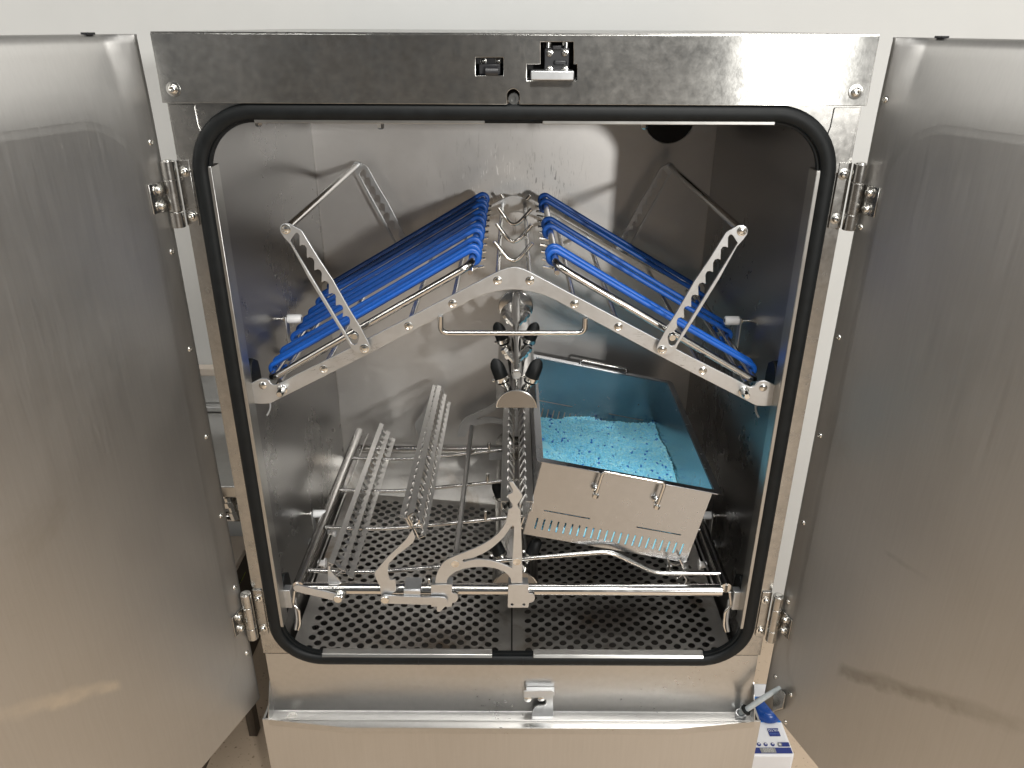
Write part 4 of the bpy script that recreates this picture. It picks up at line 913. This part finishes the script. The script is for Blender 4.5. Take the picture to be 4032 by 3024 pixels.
# centre combs: two narrow toothed strips on the stand
def centre_comb(x_out, x_in, sgn):
    z0 = Zr(-0.735); y0, y1 = 0.045, 0.535; mb = MB()
    mb.strip((x_out, y0, z0), (x_out, y1, z0), 0.012, 0.0012, (1, 0, 0))
    mb.strip((x_out - sgn*0.006, y0, z0 - 0.010), (x_out - sgn*0.006, y1, z0 - 0.010), 0.020, 0.0012, (0.1, 0, 1))
    mb.strip((x_in, y0, z0 - 0.018), (x_in, y1, z0 - 0.018), 0.006, 0.0012, (0, 0, 1))
    for k in range(17):
        y = y0 + 0.016 + (y1 - y0 - 0.030)*k/16
        mb.tube(fillet([(x_out + sgn*0.004, y - 0.004, z0 + 0.0003), (x_out + sgn*0.0055, y, z0 + 0.006), (x_in - sgn*0.0010, y - 0.010, z0 - 0.008), (x_in, y - 0.010, z0 - 0.018)], 0.003, 3), 0.0018, 6)
    o = mb.build('plate_comb', 'comb', LR)
    MB().tube(fillet([(x_out - sgn*0.006, y0, z0 - 0.002), (x_out - sgn*0.003, y0 - 0.003, z0 - 0.014), (x_out + sgn*0.008, y0 - 0.022, z0 - 0.012), (x_in - sgn*0.001, y0 - 0.024, z0 - 0.034), (x_out + sgn*0.011, y0 - 0.024, z0 - 0.038)], 0.004, 4), 0.0016, 8).build('comb_clip', 'tube', o)
    return o
centre_comb(-0.0130, 0.0030, 1); centre_comb(0.0285, 0.0125, -1)
# end of the comb under the basket
pc = [atY('O8', x, y, 0.060) for x, y in ((85, 885), (125, 1060), (200, 1140), (300, 1060), (225, 905))]
MB().tube(fillet(pc, 0.004, 4), 0.0017, 8).build('comb_clip', 'tube', LR)
pc = [atY('O8', x, y, 0.062) for x, y in ((270, 1085), (300, 1110), (310, 1150), (290, 1190))]
MB().strip(pc[0], pc[2], 0.006, 0.0015, (0, 1, 0)).strip(pc[2], pc[3], 0.006, 0.0015, (0, 1, 0)).build('comb_clip', 'plate', LR)
q_ = pc[0]
rail_comb([(Vector((q_.x - 0.026, 0.064, Zr(-0.885))), Vector((q_.x - 0.026, 0.52, Zr(-0.885))), 0.008), (Vector((q_.x + 0.006, 0.064, Zr(-0.890))), Vector((q_.x + 0.006, 0.52, Zr(-0.890))), 0.008)], 0.064, 0.52, 18, (1, 0, 0), Vector((0, 0, -0.006)), 0.0)

# ================================================================== GRANULE BASKET
BK = thing('granule_basket', (0.18, 0.28, Zr(-0.87)), 'tilted rectangular steel basket with slotted base, holding pale blue granules', 'basket')
PHI = math.atan2(0.066, 0.318); ex = Vector((math.cos(PHI), 0, -math.sin(PHI))); ez = Vector((math.sin(PHI), 0, math.cos(PHI))); ey = Vector((0, 1, 0))
RF = atY('L', 213, 815, 0.060); RFR = atY('L', 1655, 1062, 0.060)
RW = (RFR - RF).dot(ex); FLG = 0.0125; BW = RW - 2*FLG; BL = 0.440; BH = 0.158
O_ = RF + ex*FLG + ey*FLG - ez*BH                       # inner frame origin: front-left-bottom of the body
BT = Matrix(((ex.x, ey.x, ez.x, O_.x), (ex.y, ey.y, ez.y, O_.y), (ex.z, ey.z, ez.z, O_.z), (0, 0, 0, 1)))
def slots():
    out = []
    for i in range(22):
        x = 0.018*BW/0.298 + i*(0.263*BW/0.298)/21; w = 0.0014; out.append([(x-w, 0.0165), (x-w, 0.0385), (x, 0.0398), (x+w, 0.0385), (x+w, 0.0165), (x, 0.0155)])
    for a_, b_ in ((0.0256, 0.1085), (0.194, 0.276)): out.append([(a_, 0.0558), (a_, 0.0580), (b_, 0.0580), (b_, 0.0558)])
    return out
wl = [[(0.0005, 0.0005), (BW-0.0005, 0.0005), (BW-0.0005, BH), (0.0005, BH)]] + slots()
LOC = Matrix(((1,0,0,0),(0,0,-1,0),(0,1,0,0),(0,0,0,1)))
bfront = obj('basket_end', plate_mesh('basket_end', wl, 0.0014, BT @ Matrix.Translation((0, 0.0007, 0)) @ LOC, 0.0002), 'basket', BK)
obj('basket_end', plate_mesh('basket_end', wl, 0.0014, BT @ Matrix.Translation((0, BL - 0.0007, 0)) @ LOC, 0.0002), 'basket', BK)
sb = MB().box((0, 0.0016, 0.001), (0.0014, BL - 0.0016, BH), BT).build('basket_side', 'basket', BK)
MB().box((BW - 0.0014, 0.0016, 0.001), (BW, BL - 0.0016, BH), BT).build('basket_side', 'basket', BK)
MB().box((0.0015, 0.0016, 0), (BW - 0.0015, BL - 0.0016, 0.0014), BT).build('basket_bottom', 'basket', BK)
o2 = rrect(-FLG, BW + FLG, -FLG, BL + FLG, 0.010, 6); i2 = [(0.0006, 0.0006), (BW - 0.0006, 0.0006), (BW - 0.0006, BL - 0.0006), (0.0006, BL - 0.0006)]
rim = obj('basket_rim', plate_mesh('basket_rim', [o2, i2[::-1]], 0.0024, BT @ Matrix.Translation((0, 0, BH + 0.0012)), 0.0008), 'basket', BK)
for yy, sg in ((0.0, -1), (BL, 1)):
    path = [(0.102, yy, 0.118), (0.102, yy + sg*0.0165, 0.118), (0.102, yy + sg*0.0175, 0.166), (0.211, yy + sg*0.0175, 0.166), (0.211, yy + sg*0.0165, 0.118), (0.211, yy, 0.118)]
    hd = MB().tube([BT @ v for v in fillet(path, 0.007, 6)], 0.0030, 12).build('handle', 'tube', BK)
    for x in (0.102, 0.211):
        MB().lathe(BT @ Vector((x, yy + sg*0.0162, 0.1125)), ez, [(0, 0), (0, 0.0056), (0.0065, 0.0056), (0.0065, 0.003)], 6).lathe(BT @ Vector((x, yy, 0.1195)), ey*sg, [(0, 0.0062), (0.002, 0.0060), (0.0035, 0.004)], 12).build('nut', 'screw', hd)
for x in (0.030, BW - 0.030):
    for y in (0.02, BL - 0.02): MB().lathe(BT @ Vector((x, y, -0.0005)), -ez, [(0, 0.006), (0.008, 0.005), (0.012, 0.003), (0.012, 0)], 12).build('foot', 'basket', BK)

# granules (nobody could count them: one object)
def granule_pile():
    inv = BT.inverted(); zs = Zr(-0.819); rnd = random.Random(3)
    from mathutils import noise
    def level(X, Y):
        return zs + 0.012*noise.noise(Vector((X*9, Y*9, 1.3))) + 0.009*noise.noise(Vector((X*24, Y*20, 4.0))) - 0.016*math.exp(-((X - 0.14 - (0.32 - Y)*0.75)/0.022)**2) + 0.007*math.sin(Y*17 + X*8)
    x0, x1 = (BT @ Vector((0, 0, 0))).x, (BT @ Vector((BW, 0, BH*0.5))).x
    vs, fs = [], []
    # base volume
    nx, ny = 60, 80; base = []
    def clampin(X, Y, Zw):
        q = inv @ Vector((X, Y, Zw)); return q
    mb = MB()
    grid = []
    for j in range(ny + 1):
        for i in range(nx + 1):
            lx = 0.002 + (BW - 0.004)*i/nx; ly = 0.002 + (BL - 0.004)*j/ny
            # height along local z so that the surface is level in the world
            w0 = BT @ Vector((lx, ly, 0)); h = (level(w0.x, w0.y) - 0.0035 - w0.z) / ez.z
            h = max(h, 0.002); w0 = BT @ Vector((lx, ly, h)); h = max((level(w0.x, w0.y) - 0.0035 - (BT @ Vector((lx, ly, 0))).z)/ez.z, 0.002)
            grid.append((lx, ly, h))
    mb.add([BT @ Vector(g) for g in grid], [(j*(nx+1)+i, j*(nx+1)+i+1, (j+1)*(nx+1)+i+1, (j+1)*(nx+1)+i) for j in range(ny) for i in range(nx)])
    # skirts so that the slots show granules
    for j, s in ((0, 1), (ny, -1)):
        top = [BT @ Vector(grid[j*(nx+1)+i]) for i in range(nx+1)]; bot = [BT @ Vector((grid[j*(nx+1)+i][0], grid[j*(nx+1)+i][1], 0.002)) for i in range(nx+1)]
        mb.add(top + bot, [(i, i+1, nx+1+i+1, nx+1+i) for i in range(nx)])
    V = mb.v; Fc = mb.f
    vs = [tuple(v) for v in V]; fs = [tuple(f) for f in Fc]
    n = 6
    def pellet(c, ax, r, l):
        o = len(vs); u = ax.orthogonal().normalized(); w = ax.cross(u)
        for h, rr in ((-l, r*0.72), (-l*0.72, r), (l*0.72, r), (l, r*0.72)):
            for k in range(n):
                a = 2*math.pi*k/n; vs.append(tuple(c + ax*h + u*(rr*math.cos(a)) + w*(rr*math.sin(a))))
        for q in range(3):
            for k in range(n): fs.append((o+q*n+k, o+q*n+(k+1) % n, o+(q+1)*n+(k+1) % n, o+(q+1)*n+k))
        fs.append(tuple(o + k for k in range(n))[::-1]); fs.append(tuple(o + 3*n + k for k in range(n)))
    step = 0.0044
    for layer in range(2):
        ny_ = int(BL/step); nx_ = int(BW/step)
        for j in range(ny_):
            for i in range(nx_):
                lx = 0.004 + (BW - 0.008)*(i + 0.5 + rnd.uniform(-.45, .45))/nx_; ly = 0.004 + (BL - 0.008)*(j + 0.5 + rnd.uniform(-.45, .45))/ny_
                b0 = BT @ Vector((lx, ly, 0)); lv = level(b0.x, b0.y); h = (lv - b0.z)/ez.z
                if h < 0.006: continue
                c = BT @ Vector((lx, ly, h - 0.0028*layer + rnd.uniform(-.0013, .0016)))
                ax = Vector((rnd.gauss(0, 1), rnd.gauss(0, 1), rnd.gauss(0, .7))).normalized()
                pellet(c, ax, rnd.uniform(0.0021, 0.0026), rnd.uniform(0.0021, 0.0032))
    for ly in (0.0042, BL - 0.0042):
        for i in range(2400):
            lx = rnd.uniform(0.004, BW - 0.004); b0 = BT @ Vector((lx, ly, 0)); h = (level(b0.x, b0.y) - b0.z)/ez.z
            if h < 0.006: continue
            pellet(BT @ Vector((lx, ly, rnd.uniform(0.004, h))), Vector((rnd.gauss(0, 1), rnd.gauss(0, .4), rnd.gauss(0, 1))).normalized(), 0.0022, 0.0025)
    me = bpy.data.meshes.new('granules'); me.from_pydata(vs, [], fs); me.update()
    return me
gr = obj('granules', granule_pile(), 'granule')
tag(gr, 'heap of pale blue plastic granules with darker blue specks in steel basket', 'granules', kind='stuff')

# ================================================================== BESIDE THE MACHINE
# steel sink table with splashback, seen through the gap by the left door
SK = thing('sink_table', (-1.2, 0.62, 0), 'grey steel sink table with wall splashback, seen through gap beside left door', 'table')
MB().box((-2.0, 0.424, 0.720), (-0.56, 0.812, 0.750)).build('table_top', 'strip', SK, 0.003)
MB().box((-2.0, 0.812, 0.748), (-0.56, 0.828, 0.852)).build('splashback', 'tray', SK, 0.002)
MB().box((-2.0, 0.800, 0.8525), (-0.56, 0.828, 0.876)).build('splashback_cap', 'beige', SK, 0.003)
MB().box((-2.0, 0.790, 0.7505), (-0.56, 0.8115, 0.768)).build('table_bead', 'strip', SK, 0.004)
for x in (-0.69, -1.95):
    for y in (0.385, 0.77): MB().box((x, y, 0.0), (x + 0.022, y + 0.028, 0.7195)).build('leg', 'brown', SK, 0.002)
pp = atY('K', 205, 615, 0.47)
MB().cyl((-1.6, 0.47, pp.z), (-0.57, 0.47, pp.z), 0.0145).build('drain_pipe', 'tube', SK)
p = atY('K', 205, 655, 0.45)
MB().lathe((p.x, 0.456, p.z + 0.012), (0.35, -0.25, -1), [(0, 0.010), (0.010, 0.010), (0.010, 0.015), (0.022, 0.015), (0.022, 0.009), (0.036, 0.009), (0.036, 0.013), (0.055, 0.013), (0.055, 0)], 8).build('valve', 'screw', SK)
MB().lathe((p.x + 0.02, 0.462, p.z - 0.045), (-1, 0, 0), [(0, 0.012), (0.15, 0.012), (0.15, 0)], 16).build('hose_tail', 'tube', SK)
# dark bin with pale lid and green sticker, standing on the floor under the table
BN = thing('storage_bin', (-1.0, 0.45, 0), 'dark brown bin with pale lid and green sticker, on floor beside left door', 'bin')
MB().box((-1.30, 0.14, 0.0), (-0.767, 0.80, 0.318)).build('bin_body', 'brown', BN, 0.004)
MB().box((-1.302, 0.138, 0.3185), (-0.765, 0.802, 0.338)).build('lid', 'beige', BN, 0.004)
g0 = atX('K', 276, 935, -0.7665); g1 = atX('K', 238, 1015, -0.7665)
stk = MB().box((-0.7666, min(g0.y, g1.y), min(g0.z, g1.z)), (-0.7656, max(g0.y, g1.y), max(g0.z, g1.z))).build('sticker', 'green', BN)
for i_ in range(5):
    yy = min(g0.y, g1.y) + 0.006 + i_*0.008; MB().box((-0.7656, yy, (g0.z+g1.z)/2 - 0.002), (-0.7652, yy + 0.004, (g0.z+g1.z)/2 + 0.014)).build('barcode_bar', 'black', stk)

# white and blue dosing unit on the floor at the right
DU = thing('dosing_unit', (0.57, 0.3, 0), 'white dosing unit with blue cap and display, on floor right of machine', 'dispenser')
H1 = 0.15
q0 = atZ('J', 1105, 975, H1); q1 = atZ('J', 1310, 1455, H1)
xr = (q0.x + q1.x)/2; yk = q0.y; yf = q1.y
MB().box((0.475, yf, 0.0), (xr, yk + 0.13, H1)).build('housing', 'device', DU, 0.008)
def jt(name, pts, mat, z, parent=DU):
    lp = [atZ('J', x, y, z) for x, y in pts]
    cc = Vector((0, 0, z)); me = plate_mesh(name, [[(p.x, p.y) for p in lp]], 0.0012, Matrix.Translation((0, 0, z)), 0.0001)
    return obj(name, me, mat, parent)
jt('cover_plate', [(600, 950), (1082, 955), (1010, 770), (935, 560), (600, 560)], 'cover', H1 + 0.0012)
cc = atZ('J', 850, 800, H1)
MB().lathe((cc.x, cc.y, H1 + 0.002), (0, 0, 1), [(0, 0.036), (0.004, 0.037), (0.016, 0.035), (0.024, 0.028), (0.027, 0.016), (0.028, 0)], 32).build('cap', 'cap', DU)
jt('logo_plate', [(905, 1168), (1072, 1166), (1028, 1048), (860, 1050)], 'navy', H1 + 0.0010)
jt('button_bar', [(1040, 1325), (1215, 1325), (1192, 1264), (1025, 1264)], 'navy', H1 + 0.0010)
jt('display_bar', [(560, 1432), (1258, 1432), (1225, 1346), (560, 1346)], 'navy', H1 + 0.0010)
jt('display', [(775, 1424), (1008, 1424), (985, 1352), (745, 1352)], 'lcd', H1 + 0.0018)
def jdisc(name, x, y, r, mat, z, n=20):
    p = atZ('J', x, y, z); return MB().lathe((p.x, p.y, z - 0.0006), (0, 0, 1), [(0, r), (0.0010, r), (0.0010, 0)], n).build(name, mat, DU)
for x in (737, 840, 948):
    jdisc('button', x, 1294, 0.0048, 'navy', H1 + 0.0010)
    p = atZ('J', x, 1294, H1); MB().box((p.x - 0.0022, p.y - 0.0012, H1 + 0.0014), (p.x + 0.0022, p.y + 0.0012, H1 + 0.0022)).build('button_symbol', 'print', DU)
jdisc('dial', 1058, 1294, 0.0050, 'lcd', H1 + 0.0018); jdisc('dial_centre', 1058, 1294, 0.0022, 'print', H1 + 0.0026)
def text(s, centre, size, mat, z, rot):
    cu = bpy.data.curves.new('lettering', 'FONT'); cu.body = s; cu.size = size; cu.align_x = 'CENTER'; cu.align_y = 'CENTER'; cu.extrude = 0.0002
    ob = bpy.data.objects.new('tmp', cu); col.objects.link(ob); me = bpy.data.meshes.new_from_object(ob)
    bpy.data.objects.remove(ob); bpy.data.curves.remove(cu)
    me.transform(Matrix.Translation((centre.x, centre.y, z)) @ Matrix.Rotation(rot, 4, 'Z'))
    return obj('lettering', me, mat, DU)
text('KIILTO', atZ('J', 958, 1085, H1), 0.0085, 'print', H1 + 0.0019, math.pi)
text('FARMOS', atZ('J', 972, 1138, H1), 0.0060, 'lightblue', H1 + 0.0019, math.pi)
text('888', atZ('J', 880, 1392, H1), 0.0165, 'seg', H1 + 0.0027, math.pi)
